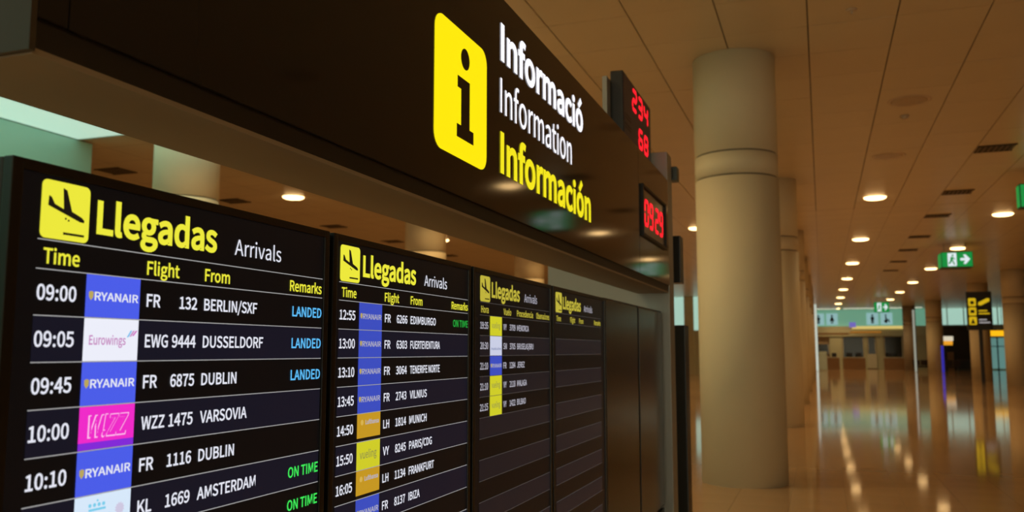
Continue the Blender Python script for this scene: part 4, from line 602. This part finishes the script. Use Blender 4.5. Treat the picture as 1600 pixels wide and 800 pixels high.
# clock set into the sign
ck = thing('digital_clock', (SF + .003, 4.84, E + .61), 'red digital clock reading 09:29 set into the right end of the sign', 'clock')
bx('display_window', SF, SF + .002, 4.50, 5.195, E + .625, E + .87, m_blank, ck)
for a in ((4.485, 5.21, .605, .622), (4.485, 5.21, .873, .885), (4.485, 4.499, .622, .873), (5.196, 5.21, .622, .873)):
    bx('frame_bar', SF, SF + .012, a[0], a[1], E + a[2], E + a[3], m_lip, ck)
for ch, u in (('0', 4.555), ('9', 4.695), ('2', 4.87), ('9', 5.01)):
    digit(PS, ch, u, .668, .112, .15, .021, .003, ck)
prism(PS, [circ(4.835, .715, .009, 12), circ(4.838, .775, .009, 12)], .003, .004, 'led_colon', M('led_dim', (.05, .01, .01), .4, emit=lin(90, 10, 16), es=1), ck)

# temperature board on top of the beam
RX = -.966
td = thing('temperature_display', (RX, 4.9, E + 1.064), 'black box display with red digits 234 and 68 on top of the sign', 'display')
bx('display_case', -1.037, RX - .002, 4.502, 5.307, E + 1.064, E + 1.522, m_housing, td, .006)
bx('display_face', RX - .002, RX, 4.515, 5.295, E + 1.075, E + 1.512, m_lcd, td)
bx('rear_rail', -1.062, -1.037, 4.42, 4.60, E + 1.064, E + 1.47, m_post, td)
PT = Plane((RX, 0, E), (0, 1, 0), (0, 0, 1))
for ch, u in (('2', 4.735), ('3', 4.905), ('4', 5.075)):
    digit(PT, ch, u, 1.362, .13, .135, .023, .001, td)
for ch, u in (('6', 4.905), ('8', 5.07)):
    digit(PT, ch, u, 1.178, .125, .125, .022, .001, td)
m_cap = M('display_caption', (.06, .055, .05), .6, noise=.2)
for v in (1.29, 1.27, 1.235, 1.215):
    prism(PT, [rect(4.55, 4.70, v, v + .008)], 0, .001, 'caption_bar', m_cap, td)

# ================================================================== ARRIVALS SCREENS
SX = -.92
PL = Plane((SX, 0, E), (0, 1, 0), (0, 0, 1))
LINE0, ROW = .1029, .0586
PLANE_POLY = [(.14, .27), (.19, .29), (.26, .40), (.45, .465), (.42, .10), (.50, .13), (.62, .485), (.83, .56), (.89, .605), (.885, .65), (.80, .645), (.13, .44)]


def display(y0, y1, L, R, label, name='arrivals_display', group='arrivals screens in a row'):
    t = thing(name, (SX - .06, (y0 + y1) / 2, E - .92), label, 'display screen', group)
    zt, zb = E + .237, E - .92
    bx('housing', SX - .125, SX - .012, y0, y1, zb, zt, m_housing, t, .004)
    for a in ((y0, y0 + .016, zb, zt), (y1 - .016, y1, zb, zt), (y0 + .016, y1 - .016, zb, zb + .016), (y0 + .016, y1 - .016, zt - .014, zt)):
        bx('bezel_strip', SX - .012, SX + .004, *a, m_bezel, t, .002)
    bx('top_bracket', SX - .09, SX - .02, y0 + .10, y0 + .20, zt, zt + .006, m_bracket, t, .001)
    pan = bx('display_panel', SX - .012, SX - .0005, y0 + .016, y1 - .016, zb + .016, zt - .014, m_lcd, t)
    return t, pan


def fr(L, R, a):
    return L + (R - L) * a


def header(pan, L, R, words, yel, whi, line):
    u0, u1 = fr(L, R, .003), fr(L, R, .119)
    v1, v0 = .2175, .1425
    ic = prism(PL, [rrect(u0, u1, v0, v1, .008)], 0, .0006, 'arrivals_icon', yel, pan)
    k = [[(u0 + a * (u1 - u0), v1 - b * (v1 - v0)) for a, b in PLANE_POLY],
         rect(u0 + .46 * (u1 - u0), u0 + .90 * (u1 - u0), v1 - .905 * (v1 - v0), v1 - .865 * (v1 - v0)),
         circ(u0 + .50 * (u1 - u0), v1 - .625 * (v1 - v0), .0014, 10), circ(u0 + .56 * (u1 - u0), v1 - .65 * (v1 - v0), .0014, 10)]
    prism(PL, k, .0006, .001, 'landing_plane', e_black, pan)
    text(PL, 'Llegadas', fr(L, R, .139), fr(L, R, .517), .1595, .0445, .0006, 'header_text', yel, pan, wt='B')
    text(PL, 'Arrivals', fr(L, R, .586), fr(L, R, .787), .160, .0265, .0006, 'header_text', whi, pan, wt='R')
    for s, a, b in words:
        text(PL, s, fr(L, R, a), fr(L, R, b), .1105, .0195, .0006, 'header_text', yel, pan, wt='M')
    prism(PL, [rect(L, R, .1395, .1407)], 0, .0005, 'rule_line', line, pan)
    prism(PL, [rect(L, R, LINE0 - .0006, LINE0 + .0006)], 0, .0005, 'rule_line', line, pan)


_gx = glyphs('BERLIN/SXF', 'M')[0]
NARROW = .208 * .658 / ((max(q[0] for q in _gx) - min(q[0] for q in _gx)) * .0183 / .528)
WORDS_EN = (('Time', .014, .101), ('Flight', .286, .389), ('From', .477, .571), ('Remarks', .833, .996))
WORDS_ES = (('Hora', .014, .101), ('Vuelo', .292, .395), ('Procedencia', .477, .722), ('Observaciones', .775, .998))


def airline(pan, L, R, k, code, dim):
    z1 = LINE0 - k * ROW - .0008
    z0 = z1 - ROW + .0016
    u0, u1 = fr(L, R, .121), fr(L, R, .268)
    w_ = u1 - u0
    hh = z1 - z0
    zm = (z0 + z1) / 2

    def tile(mat, a=0, b=1):
        return prism(PL, [rect(u0, u1, z0 + a * hh, z0 + b * hh)], .0002, .0006, 'airline_tile', mat, pan)
    if code == 'FR':
        tile(e_blue_d if dim else e_blue)
        prism(PL, [[(u0 + .05 * w_, zm + .005), (u0 + .09 * w_, zm + .0065), (u0 + .13 * w_, zm + .005), (u0 + .125 * w_, zm - .002), (u0 + .085 * w_, zm - .006), (u0 + .05 * w_, zm - .001)]],
              .0006, .0009, 'airline_logo', e_gold, pan)
        text(PL, 'RYANAIR', u0 + .15 * w_, u0 + .97 * w_, zm - .0055, .0112, .0009, 'airline_logo', e_white_d if dim else e_white, pan, wt='M')
    elif code == 'EWG':
        tile(e_tile_white)
        text(PL, 'Eurowings', u0 + .09 * w_, u0 + .76 * w_, zm - .0065, .0125, .0009, 'airline_logo', e_euro, pan, wt='M')
        for i, mt in enumerate((e_euro3, e_euro, e_euro2)):
            a = u0 + (.78 + .05 * i) * w_
            prism(PL, [[(a, zm + .004 + .001 * i), (a + .03 * w_, zm + .004 + .001 * i), (a + .10 * w_, zm + .0135), (a + .07 * w_, zm + .0135)]], .0006, .0009, 'airline_logo', mt, pan)
    elif code == 'WZZ':
        tile(e_magenta, .17, 1)
        tile(e_purple, 0, .17)
        text(PL, 'W!ZZ', u0 + .10 * w_, u0 + .84 * w_, zm - .012, .029, .0009, 'airline_logo', e_pink, pan, wt='B', shear=.18)
        text(PL, 'W!ZZ', u0 + .125 * w_, u0 + .825 * w_, zm - .0108, .0266, .0012, 'airline_logo', e_magenta, pan, wt='M', shear=.18)
    elif code == 'KL':
        tile(e_tile_pale)
        for i in range(4):
            prism(PL, [circ(u0 + (.26 + .08 * i) * w_, z1 - .013, .0026, 12)], .0006, .0009, 'airline_logo', e_klm, pan)
        prism(PL, [rect(u0 + .24 * w_, u0 + .54 * w_, z1 - .0205, z1 - .0175), circ(u0 + .39 * w_, z1 - .0075, .0016, 10)], .0006, .0009, 'airline_logo', e_klm, pan)
        text(PL, 'KLM', u0 + .14 * w_, u0 + .62 * w_, z1 - .042, .0155, .0009, 'airline_logo', e_klm, pan, wt='B')
        prism(PL, [[(u0 + .80 * w_ + .009 * math.cos(q * .2618) * (1 if q % 2 else .72), z1 - .024 + .009 * math.sin(q * .2618) * (1 if q % 2 else .72)) for q in range(24)]],
              .0006, .0009, 'airline_logo', EM('logo_ring', (205, 200, 225)), pan)
    elif code == 'LH':
        tile(e_amber, .12, 1)
        prism(PL, [rect(u0, u1, z0, z0 + .12 * hh)], .0002, .0006, 'airline_tile', e_black, pan)
        text(PL, 'Lufthansa', u0 + .34 * w_, u0 + .93 * w_, zm + .006, .0092, .0009, 'airline_logo', e_white_d, pan, wt='B')
        prism(PL, [circ(u0 + .20 * w_, zm + .0105, .0058, 16)], .0006, .0009, 'airline_logo', EM('logo_amber_ring', (215, 178, 80)), pan)
    elif code == 'VY':
        tile(e_vuel)
        text(PL, 'vueling', u0 + .12 * w_, u0 + .85 * w_, zm - .006, .0165, .0009, 'airline_logo', e_vuel_t, pan, wt='M')
    elif code == 'SN':
        tile(e_tile_white if not dim else EM('tile_white_dim', (200, 205, 228)))
        text(PL, 'brussels airlines', u0 + .08 * w_, u0 + .94 * w_, zm - .012, .0075, .0009, 'airline_logo', e_bel, pan, wt='M')


def rows(pan, L, R, data, n, whi, line, bandm, dim):
    for k in range(n):
        zk = LINE0 - k * ROW
        if k % 2 == 1:
            prism(PL, [rect(L, R, zk - ROW + .0006, zk - .0006)], 0, .0002, 'row_band', bandm, pan)
        prism(PL, [rect(L, R, zk - ROW - .0006, zk - ROW + .0006)], 0, .0005, 'rule_line', line, pan)
    for k, (tm, code, num, city, rem) in enumerate(data):
        b = LINE0 - k * ROW - .0388
        ch = .0183
        if tm:
            text(PL, tm, fr(L, R, .004), fr(L, R, .097), b, ch + .0012, .0006, 'flight_time', whi, pan, wt='M')
        airline(pan, L, R, k, code, dim)
        if num:
            text(PL, code, fr(L, R, .289), 0, b, ch, .0006, 'flight_code', whi, pan, wt='M', narrow=NARROW, maxw=.071 * (R - L))
            text(PL, num, 0, fr(L, R, .453), b, ch, .0006, 'flight_number', whi, pan, wt='M', narrow=NARROW, align='R', maxw=.080 * (R - L))
            text(PL, city, fr(L, R, .478), 0, b, ch, .0006, 'city_name', whi, pan, wt='M', narrow=NARROW, maxw=.248 * (R - L))
        if rem:
            m_ = e_cyan if rem == 'LANDED' else (e_green_d if dim else e_green)
            text(PL, rem, fr(L, R, .848), fr(L, R, .998), b, ch, .0006, 'remark_text', m_, pan, wt='M')


# positions of the active picture inside each screen
t1, p1 = display(.766, 1.487, .811, 1.469, 'first and nearest arrivals screen, listing BERLIN/SXF to AMSTERDAM with LANDED remarks')
header(p1, .811, 1.469, WORDS_EN, e_yellow, e_white, e_line)
rows(p1, .811, 1.469, [
    ('09:00', 'FR', '132', 'BERLIN/SXF', 'LANDED'),
    ('09:05', 'EWG', '9444', 'DUSSELDORF', 'LANDED'),
    ('09:45', 'FR', '6875', 'DUBLIN', 'LANDED'),
    ('10:00', 'WZZ', '1475', 'VARSOVIA', ''),
    ('10:10', 'FR', '1116', 'DUBLIN', ''),
    ('', 'KL', '1669', 'AMSTERDAM', 'ON TIME'),
    ('', '', '', '', 'ON TIME')], 16, e_white, e_line, m_band, False)
t2, p2 = display(1.503, 2.228, 1.533, 2.215, 'second arrivals screen, listing EDIMBURGO to IBIZA')
header(p2, 1.533, 2.215, WORDS_EN, e_yellow, e_white, e_line)
rows(p2, 1.533, 2.215, [
    ('12:55', 'FR', '6266', 'EDIMBURGO', 'ON TIME'),
    ('13:00', 'FR', '6303', 'FUERTEVENTURA', ''),
    ('13:10', 'FR', '3064', 'TENERIFE NORTE', ''),
    ('13:45', 'FR', '2743', 'VILNIUS', ''),
    ('14:50', 'LH', '1814', 'MUNICH', ''),
    ('15:50', 'VY', '8245', 'PARIS/CDG', ''),
    ('16:05', 'LH', '1134', 'FRANKFURT', ''),
    ('', 'FR', '8137', 'IBIZA', '')], 16, e_white, e_line, m_band, True)
t3, p3 = display(2.246, 2.994, 2.304, 2.976, 'third arrivals screen, with five flights MENORCA to BILBAO and empty rows')
header(p3, 2.304, 2.976, WORDS_ES, e_yellow_d, e_white_d, e_line_d)
rows(p3, 2.304, 2.976, [
    ('19:35', 'VY', '3709', 'MENORCA', ''),
    ('20:30', 'SN', '3705', 'BRUSELAS/BRU', ''),
    ('21:10', 'FR', '1284', 'JEREZ', ''),
    ('21:10', 'VY', '2118', 'MALAGA', ''),
    ('21:15', 'VY', '1422', 'BILBAO', '')], 16, e_white_d, e_line_d, m_band3, True)
t4, p4 = display(3.012, 3.820, 3.055, 3.742, 'fourth arrivals screen, with a heading and only empty rows')
header(p4, 3.055, 3.742, WORDS_EN, e_yellow_d, e_white_d, e_line_d)
rows(p4, 3.055, 3.742, [], 16, e_white_d, e_line_d, m_band3, True)
for y0, y1, lb in ((3.838, 4.575, 'blank dark brown display panel next to the fourth arrivals screen'),
                   (4.595, 5.325, 'blank dark brown display panel next to the grey end post')):
    t = thing('blank_display', (SX - .06, (y0 + y1) / 2, E - .92), lb, 'display panel', 'blank panels beside the screens')
    zt, zb = E + .242, E - .92
    bx('housing', SX - .125, SX - .006, y0, y1, zb, zt, m_housing, t, .004)
    bx('blank_sheet', SX - .006, SX, y0 + .012, y1 - .012, zb + .012, zt - .012, m_blank, t, .002)

# ------------------------------------------------------------------ black monitor and black totem beyond the post
m_blk = M('monitor_black', (.006, .006, .006), .35, noise=.2)
t = thing('monitor', (-.98, 6.1, E + .6), 'black monitor seen edge-on behind the grey post, upper one', 'monitor')
bx('monitor_case', -1.12, -.905, 6.02, 6.16, E + .47, E + .80, m_blk, t, .006)
bx('wall_arm', -1.06, -1.0, 5.519, 6.02, E + .60, E + .66, m_housing, t)
t = thing('black_totem', (-1.0, 6.4, 0), 'tall black totem on the floor behind the grey post, lower one', 'totem')
bx('totem_body', -1.18, -.925, 6.30, 6.48, .03, E + .185, m_blk, t, .006)
bx('totem_base', -1.24, -.90, 6.22, 6.56, 0, .03, m_housing, t, .004)

# ================================================================== SIGNS IN THE HALL
m_sbox = M('sign_case', (.02, .03, .025), .5, noise=.1)


def exit_sign(x, y, wd, ht, ztop, label, depth=.16, arrow=True):
    t = thing('exit_sign', (x, y, ztop - ht), label, 'exit sign', 'green exit signs')
    a, b = x - wd / 2, x + wd / 2
    bx('case', a, b, y, y + depth, ztop - ht, ztop, m_sbox, t, .01)
    for s in (a + .15, b - .15):
        MB().lathe(s, y + depth / 2, [(.012, ztop), (.012, CEIL)], 10).build('hanger_rod', m_frame, t)
    face = bx('green_face', a + .02, b - .02, y - .006, y, ztop - ht + .02, ztop - .02, e_green_sign, t)
    bx('side_face', a - .006, a, y + .02, y + depth - .02, ztop - ht + .03, ztop - .03, e_green_sign, t)
    p = Plane((x, y - .006, ztop - ht / 2), (1, 0, 0), (0, 0, 1))
    q = ht
    # running figure in a white door
    prism(p, [rect(-.30 * wd, -.02 * wd, -.42 * q, .42 * q)], 0, .002, 'door_field', e_exit_white, face)
    u = -.16 * wd
    prism(p, [circ(u + .02 * wd, .27 * q, .06 * q, 14),
              [(u - .05 * wd, .17 * q), (u + .05 * wd, .17 * q), (u + .02 * wd, -.08 * q), (u - .06 * wd, -.06 * q)],
              [(u - .02 * wd, -.05 * q), (u + .04 * wd, -.08 * q), (u + .09 * wd, -.34 * q), (u + .05 * wd, -.34 * q)],
              [(u - .06 * wd, -.05 * q), (u - .01 * wd, -.08 * q), (u - .05 * wd, -.24 * q), (u - .11 * wd, -.30 * q), (u - .12 * wd, -.25 * q)],
              [(u + .03 * wd, .16 * q), (u + .10 * wd, .03 * q), (u + .08 * wd, 0), (u, .10 * q)]], .002, .004, 'running_figure', e_green_sign, face)
    if arrow:
        prism(p, [[(.10 * wd, -.08 * q), (.25 * wd, -.08 * q), (.19 * wd, -.30 * q), (.27 * wd, -.30 * q), (.41 * wd, 0), (.27 * wd, .30 * q), (.19 * wd, .30 * q), (.25 * wd, .08 * q), (.10 * wd, .08 * q)]],
              0, .002, 'arrow', e_exit_white, face)
    return t


exit_sign(4.49, 33.0, .98, .54, E + 3.40, 'green exit sign with running figure and right arrow, hanging over the walkway', depth=.9)
exit_sign(4.40, 20.0, .92, .50, E + 3.42, 'green exit sign cut off by the right edge of the picture', depth=.3)
exit_sign(4.05, 66.0, .98, .72, E + 3.42, 'small far green exit sign near the end of the hall')

# black and yellow direction totem
t = thing('direction_sign', (7.3, 48.0, 0), 'black direction sign with yellow pictograms on a dark pole', 'direction sign')
m_dsign = M('direction_black', (.02, .018, .015), .4, noise=.1)
bx('sign_board', 6.83, 7.95, 48.0, 48.14, E + 1.02, E + 2.92, m_dsign, t, .01)
bx('pole', 7.34, 7.50, 48.14, 48.30, 0, E + 2.7, m_dsign, t, .01)
p = Plane((6.83, 48.0, E + 1.02), (1, 0, 0), (0, 0, 1))
e_dy = EM('direction_yellow', (206, 170, 20))
e_dw = EM('direction_white', (165, 160, 160))
for v in (1.18, .72, .26):
    prism(p, [rrect(.08, .42, v, v + .40, .05)], 0, .004, 'pictogram_tile', e_dy, t)
prism(p, [[(.52, 1.22), (.66, 1.22), (1.02, 1.42), (1.02, 1.56), (.90, 1.56), (.52, 1.36)]], 0, .004, 'aeroplane_mark', e_dy, t)
prism(p, [rect(.52, 1.0, .78, .84), rect(.52, .9, .92, .98)], 0, .004, 'lettering_bar', e_dy, t)
prism(p, [rect(.52, 1.0, .34, .40), rect(.52, .86, .48, .54)], 0, .004, 'lettering_bar', e_dw, t)
prism(p, [circ(.25, 1.36, .09, 16)], .004, .006, 'pictogram_mark', m_dsign, t)
prism(p, [rect(.16, .34, .84, 1.0)], .004, .006, 'pictogram_mark', m_dsign, t)
prism(p, [[(.15, .32), (.35, .32), (.25, .58)]], .004, .006, 'pictogram_mark', m_dsign, t)

# ================================================================== FAR END OF THE HALL
FY = 83.9
e_tealband = M('backlit_green_band', (.2, .4, .3), .4, emit=(.10, .26, .18), es=1, noise=.1, scale=.5)
e_glaze = M('far_glazing', (.2, .4, .35), .3, emit=SKY_COL, es=.75, noise=.1, scale=.5)
m_beige = M('fascia_beige', (.62, .64, .48), .6, noise=.08, scale=.5)
m_dark = M('shop_glass_dark', (.02, .022, .018), .15, noise=.2)
m_desk = M('desk_brown', (.30, .17, .08), .4, noise=.12)
m_pale = M('panel_pale', (.75, .76, .66), .5, noise=.06)
e_wc = EM('wc_panel', (138, 178, 178))
m_ink = M('pictogram_ink', (.02, .04, .06), .5, noise=.1)
bd = tag(bx('light_band', -6.0, 9.0, FY - .1, FY + .1, E + 2.2, E + 3.7, e_tealband), 'pale green backlit band high on the end wall', 'light band')
fs = thing('shop_front', (3, FY - .3, 0), 'beige shop fronts with dark windows across the end wall', 'shop front')
bx('fascia', -6.0, 8.6, FY - .35, FY + .1, E + 1.30, E + 2.2, m_beige, fs)
bx('light_trough', 2.6, 6.9, FY - .45, FY - .35, E + 1.95, E + 2.2, EM('trough_warm', (214, 190, 110)), fs)
bx('amber_trim', 2.4, 5.0, FY - .42, FY - .35, E + 1.60, E + 1.74, EM('trim_amber', (150, 96, 30)), fs)
bx('dark_trim', -6.0, 2.3, FY - .40, FY - .35, E + 1.48, E + 1.62, m_desk, fs)
for a, b, c, d in ((1.75, 3.52, -.55, 1.22), (5.2, 6.7, -.55, 1.22), (3.85, 4.5, -.26, 1.2), (-.6, .6, -.3, .6)):
    wdw = bx('shop_window', a, b, FY - .12, FY + .0, E + c, E + d, m_dark, fs)
    for e in ((a, a + .06), (b - .06, b)):
        bx('mullion', e[0], e[1], FY - .16, FY - .12, E + c, E + d, m_pale, wdw)
for a, b in ((3.55, 3.8), (4.55, 5.15), (.65, 1.7), (6.75, 8.6)):
    bx('pier', a, b, FY - .2, FY + .1, 0, E + 1.3, m_beige, fs)
bx('white_door_panel', 3.78, 4.55, FY - .3, FY - .05, .05, E - .27, m_pale, fs)
for a, b, lb in ((1.75, 3.5, 'brown service desk under the left dark shop window'), (5.0, 6.7, 'brown service desk under the right dark shop window'),
                 (-.3, 1.4, 'brown service desk beside the pale kiosk at far left')):
    d = thing('service_desk', ((a + b) / 2, 81.6, 0), lb, 'desk', 'service desks at the end wall')
    bx('desk_front', a, b, 81.4, 81.5, 0, 1.0, m_desk, d)
    bx('desk_top', a - .05, b + .05, 81.35, 82.0, 1.0, 1.05, m_pale, d)
    bx('desk_leg', a, a + .08, 81.5, 81.95, 0, 1.0, m_desk, d)
    bx('desk_leg', b - .08, b, 81.5, 81.95, 0, 1.0, m_desk, d)
    for q in (.3, .75):
        bx('monitor', a + (b - a) * q - .2, a + (b - a) * q + .2, 81.7, 81.75, 1.05, 1.42, m_blk, d)


m_fill_tube = M('fill_strip', (.7, .7, .65), .4, emit=(.9, .95, .75), es=1.0, noise=.02)  # glowing strips added to brighten the end wall and shop fronts
for k in range(4):
    a = -5.0 + k * 3.4
    q = thing('fill_strip', (a + 1.5, 81.0, CEIL - .08), ['leftmost', 'second', 'third', 'rightmost'][k] + ' pale fill strip added on the ceiling before the shop fronts', 'added fill light', 'fill strips added before the shop fronts')
    bx('fill_tray', a, a + 3.0, 80.85, 81.15, CEIL - .03, CEIL - .001, m_frame, q)
    bx('fill_tube', a + .05, a + 2.95, 80.9, 81.1, CEIL - .07, CEIL - .03, m_fill_tube, q)


def wc_sign(x, kind, label):
    s = thing('toilet_sign', (x, FY - .16, E + 2.35), label, 'toilet sign', 'pictogram panels on the end wall')
    bx('panel', x - .48, x + .48, FY - .16, FY - .1, E + 2.33, E + 3.38, e_wc, s)
    p = Plane((x, FY - .16, E + 2.86), (1, 0, 0), (0, 0, 1))
    hd = circ(0, .3, .09, 14)
    if kind == 'man':
        body = [rect(-.14, .14, -.08, .18), rect(-.11, -.01, -.42, -.06), rect(.01, .11, -.42, -.06)]
    elif kind == 'woman':
        body = [[(-.08, .19), (.08, .19), (.2, -.18), (-.2, -.18)], rect(-.09, -.02, -.42, -.17), rect(.02, .09, -.42, -.17)]
    else:
        hd = circ(-.06, .3, .08, 14)
        body = [[(-.12, .2), (0, .2), (.04, -.1), (-.1, -.1)], [(-.1, -.05), (.2, -.05), (.28, -.32), (.2, -.34), (.13, -.14), (-.1, -.14)], circ(-.05, -.24, .15, 16)]
    prism(p, [hd] + body, 0, .01, 'pictogram', m_ink, s)


wc_sign(-.22, 'man', 'leftmost pale toilet sign with a dark standing figure on the end wall')
wc_sign(.94, 'woman', 'pale toilet sign with a dark figure in a dress on the end wall')
wc_sign(4.33, 'man', 'pale toilet sign with a dark figure under the small exit sign')
wc_sign(5.49, 'chair', 'rightmost pale toilet sign with a seated figure on the end wall')
t = thing('round_shop_sign', (2.65, FY - .36, E + 2.2), 'small violet sign on the end wall between the toilet signs', 'shop sign')
bx('sign_plate', 2.38, 2.92, FY - .54, FY - .48, E + 2.1, E + 2.55, EM('violet', (110, 100, 185)), t, .02)
bx('sign_arm', 2.6, 2.7, FY - .48, FY - .1, E + 2.25, E + 2.35, m_housing, t)

# lit white strips, blue light, kiosk
e_strip = EM('strip_white', (196, 204, 190))


def strip(x, y, wd, z0, z1, label, mat=None):
    s = thing('light_strip', (x, y, z0), label, 'light strip')
    bx('strip_lens', x - wd / 2, x + wd / 2, y - .04, y, z0 + .03, z1 - .03, mat or e_strip, s)
    bx('strip_back', x - wd / 2 - .02, x + wd / 2 + .02, y, y + .06, z0, z1, m_frame, s)


strip(-.42, 73.0, .21, 0, CEIL, 'tall white light strip beside the column row, left of the end wall')
strip(6.60, 72.0, .13, 0, CEIL - .6, 'tall white light strip in front of the slim dark column', EM('strip_dim', (150, 152, 138)))
strip(8.22, 70.0, .16, 0, E + .40, 'glowing blue vertical light strip before the dark shop', EM('blue_glow', (46, 42, 165)))
t = thing('glass_kiosk', (.1, 76, 0), 'pale glass kiosk by the white light strip at the far left', 'kiosk')
bx('kiosk_body', -.28, .36, 75.8, 76.2, .08, 1.55, M('kiosk_glass', (.5, .62, .55), .2, noise=.08), t, .03)
bx('kiosk_foot', -.32, .40, 75.75, 76.25, 0, .08, m_frame, t, .01)

# right of the walkway: dark shop, lit signs, glazing
g = thing('glazed_wall', (12.6, FY - .05, E + 2.2), 'bright green tinted high glazing at the far right', 'window')
for k in range(6):
    bx('pane', 9.1 + k * 1.3, 9.1 + k * 1.3 + 1.22, FY - .08, FY, E + 2.25, CEIL - .02, e_glaze, g)
bx('sill', 9.05, 16.9, FY - .14, FY + .05, E + 2.12, E + 2.25, m_frame, g)
for k in range(7):
    bx('mullion', 9.02 + k * 1.3, 9.1 + k * 1.3, FY - .12, FY, E + 2.25, CEIL - .02, m_frame, g)
t = thing('dark_shop', (11.0, 82, 0), 'dark unlit shop under the bright green glazing', 'shop')
bx('shop_front_panel', 9.6, 12.4, 82.4, 82.5, 0, E + 2.05, m_dark, t)
bx('shop_side', 9.55, 9.65, 82.4, FY - .15, 0, E + 2.05, m_housing, t)
bx('shop_side', 12.4, 12.5, 82.4, FY - .15, 0, E + 2.05, m_housing, t)
bx('shop_roof', 9.5, 12.55, 82.35, FY - .15, E + 2.05, E + 2.1, m_housing, t)
bx('goods_shelf', 10.0, 10.5, 82.1, 82.39, 0, 1.5, m_desk, t)
bx('goods_shelf', 10.8, 11.9, 82.1, 82.39, 0, .9, m_housing, t)
t = thing('lit_shop_sign', (9.5, 76, E + .4), 'white and orange lit shop sign before the dark shop', 'shop sign')
bx('white_half', 8.75, 9.75, 76, 76.1, E + .78, E + 1.15, EM('sign_w', (215, 205, 180)), t, .04)
bx('orange_half', 8.8, 9.7, 76, 76.1, E + .45, E + .78, EM('sign_o', (235, 160, 40)), t, .04)
MB().lathe(9.25, 76.2, [(.05, 0), (.05, E + 1.1)], 12).build('sign_pole', m_housing, t)
t = thing('amber_sign', (11.75, 70, E + 1.1), 'amber glowing oblong sign hanging right of the direction sign', 'shop sign')
bx('amber_face', 11.2, 12.35, 70, 70.1, E + 1.05, E + 1.45, EM('amber_glow', (250, 180, 20), 1.2), t, .04)
for a in (11.4, 12.15):
    MB().lathe(a, 70.15, [(.015, E + 1.2), (.015, CEIL)], 8).build('hanger_rod', m_housing, t)
bx('amber_back', 11.25, 12.3, 70.1, 70.2, E + 1.1, E + 1.4, m_housing, t)
t = thing('glass_entrance', (14.1, FY - .2, 0), 'blue green lit glass doors at the far right end', 'door')
for k in range(2):
    bx('door_leaf', 13.3 + k * .85, 13.3 + k * .85 + .75, FY - .15, FY - .05, .1, E + 1.1, M('door_glass', (.15, .3, .28), .2, emit=(.10, .22, .20), es=1, noise=.1), t)
for k in range(3):
    bx('door_jamb', 13.2 + k * .85, 13.3 + k * .85, FY - .2, FY, 0, E + 1.2, m_dark, t)
bx('transom', 13.2, 15.0, FY - .2, FY, E + .35, E + .42, m_dark, t)
# waiting benches
m_seat = M('seat_dark', (.05, .035, .03), .5, noise=.15)
for x, y, lb in ((7.4, 74.0, 'dark waiting bench at the foot of the distant column'), (9.0, 73.0, 'dark waiting bench beside the blue light strip')):
    b = thing('waiting_bench', (x, y, 0), lb, 'bench', 'dark waiting benches')
    for k in range(3):
        bx('seat', x - .8 + k * .55, x - .8 + k * .55 + .5, y - .25, y + .2, .40, .45, m_seat, b, .01)
        bx('backrest', x - .8 + k * .55, x - .8 + k * .55 + .5, y + .2, y + .25, .48, .9, m_seat, b, .01)
    bx('beam', x - .8, x + .8, y - .03, y + .03, .33, .40, m_housing, b)
    for s in (-.6, .6):
        bx('leg', x + s - .03, x + s + .03, y - .22, y + .25, 0, .33, m_housing, b)
        bx('back_support', x + s - .02, x + s + .02, y + .21, y + .24, .33, .5, m_housing, b)

# bright glazing beyond the gap between the post and the nearest column
t = thing('bright_window', (-7.6, 60, 0), 'bright window between grey post and nearest column', 'window')
bx('pane', -10.2, -8.85, 60, 60.1, E + 1.4, CEIL - .02, e_glaze, t)
bx('pane', -8.2, -4.4, 60, 60.1, E + 1.4, CEIL - .02, e_glaze, t)
bx('mullion', -8.85, -8.2, 59.9, 60.2, 0, CEIL - .02, m_beige, t)
bx('lower_panel', -10.2, -4.4, 60.0, 60.1, 0, E + 1.4, m_beige, t)
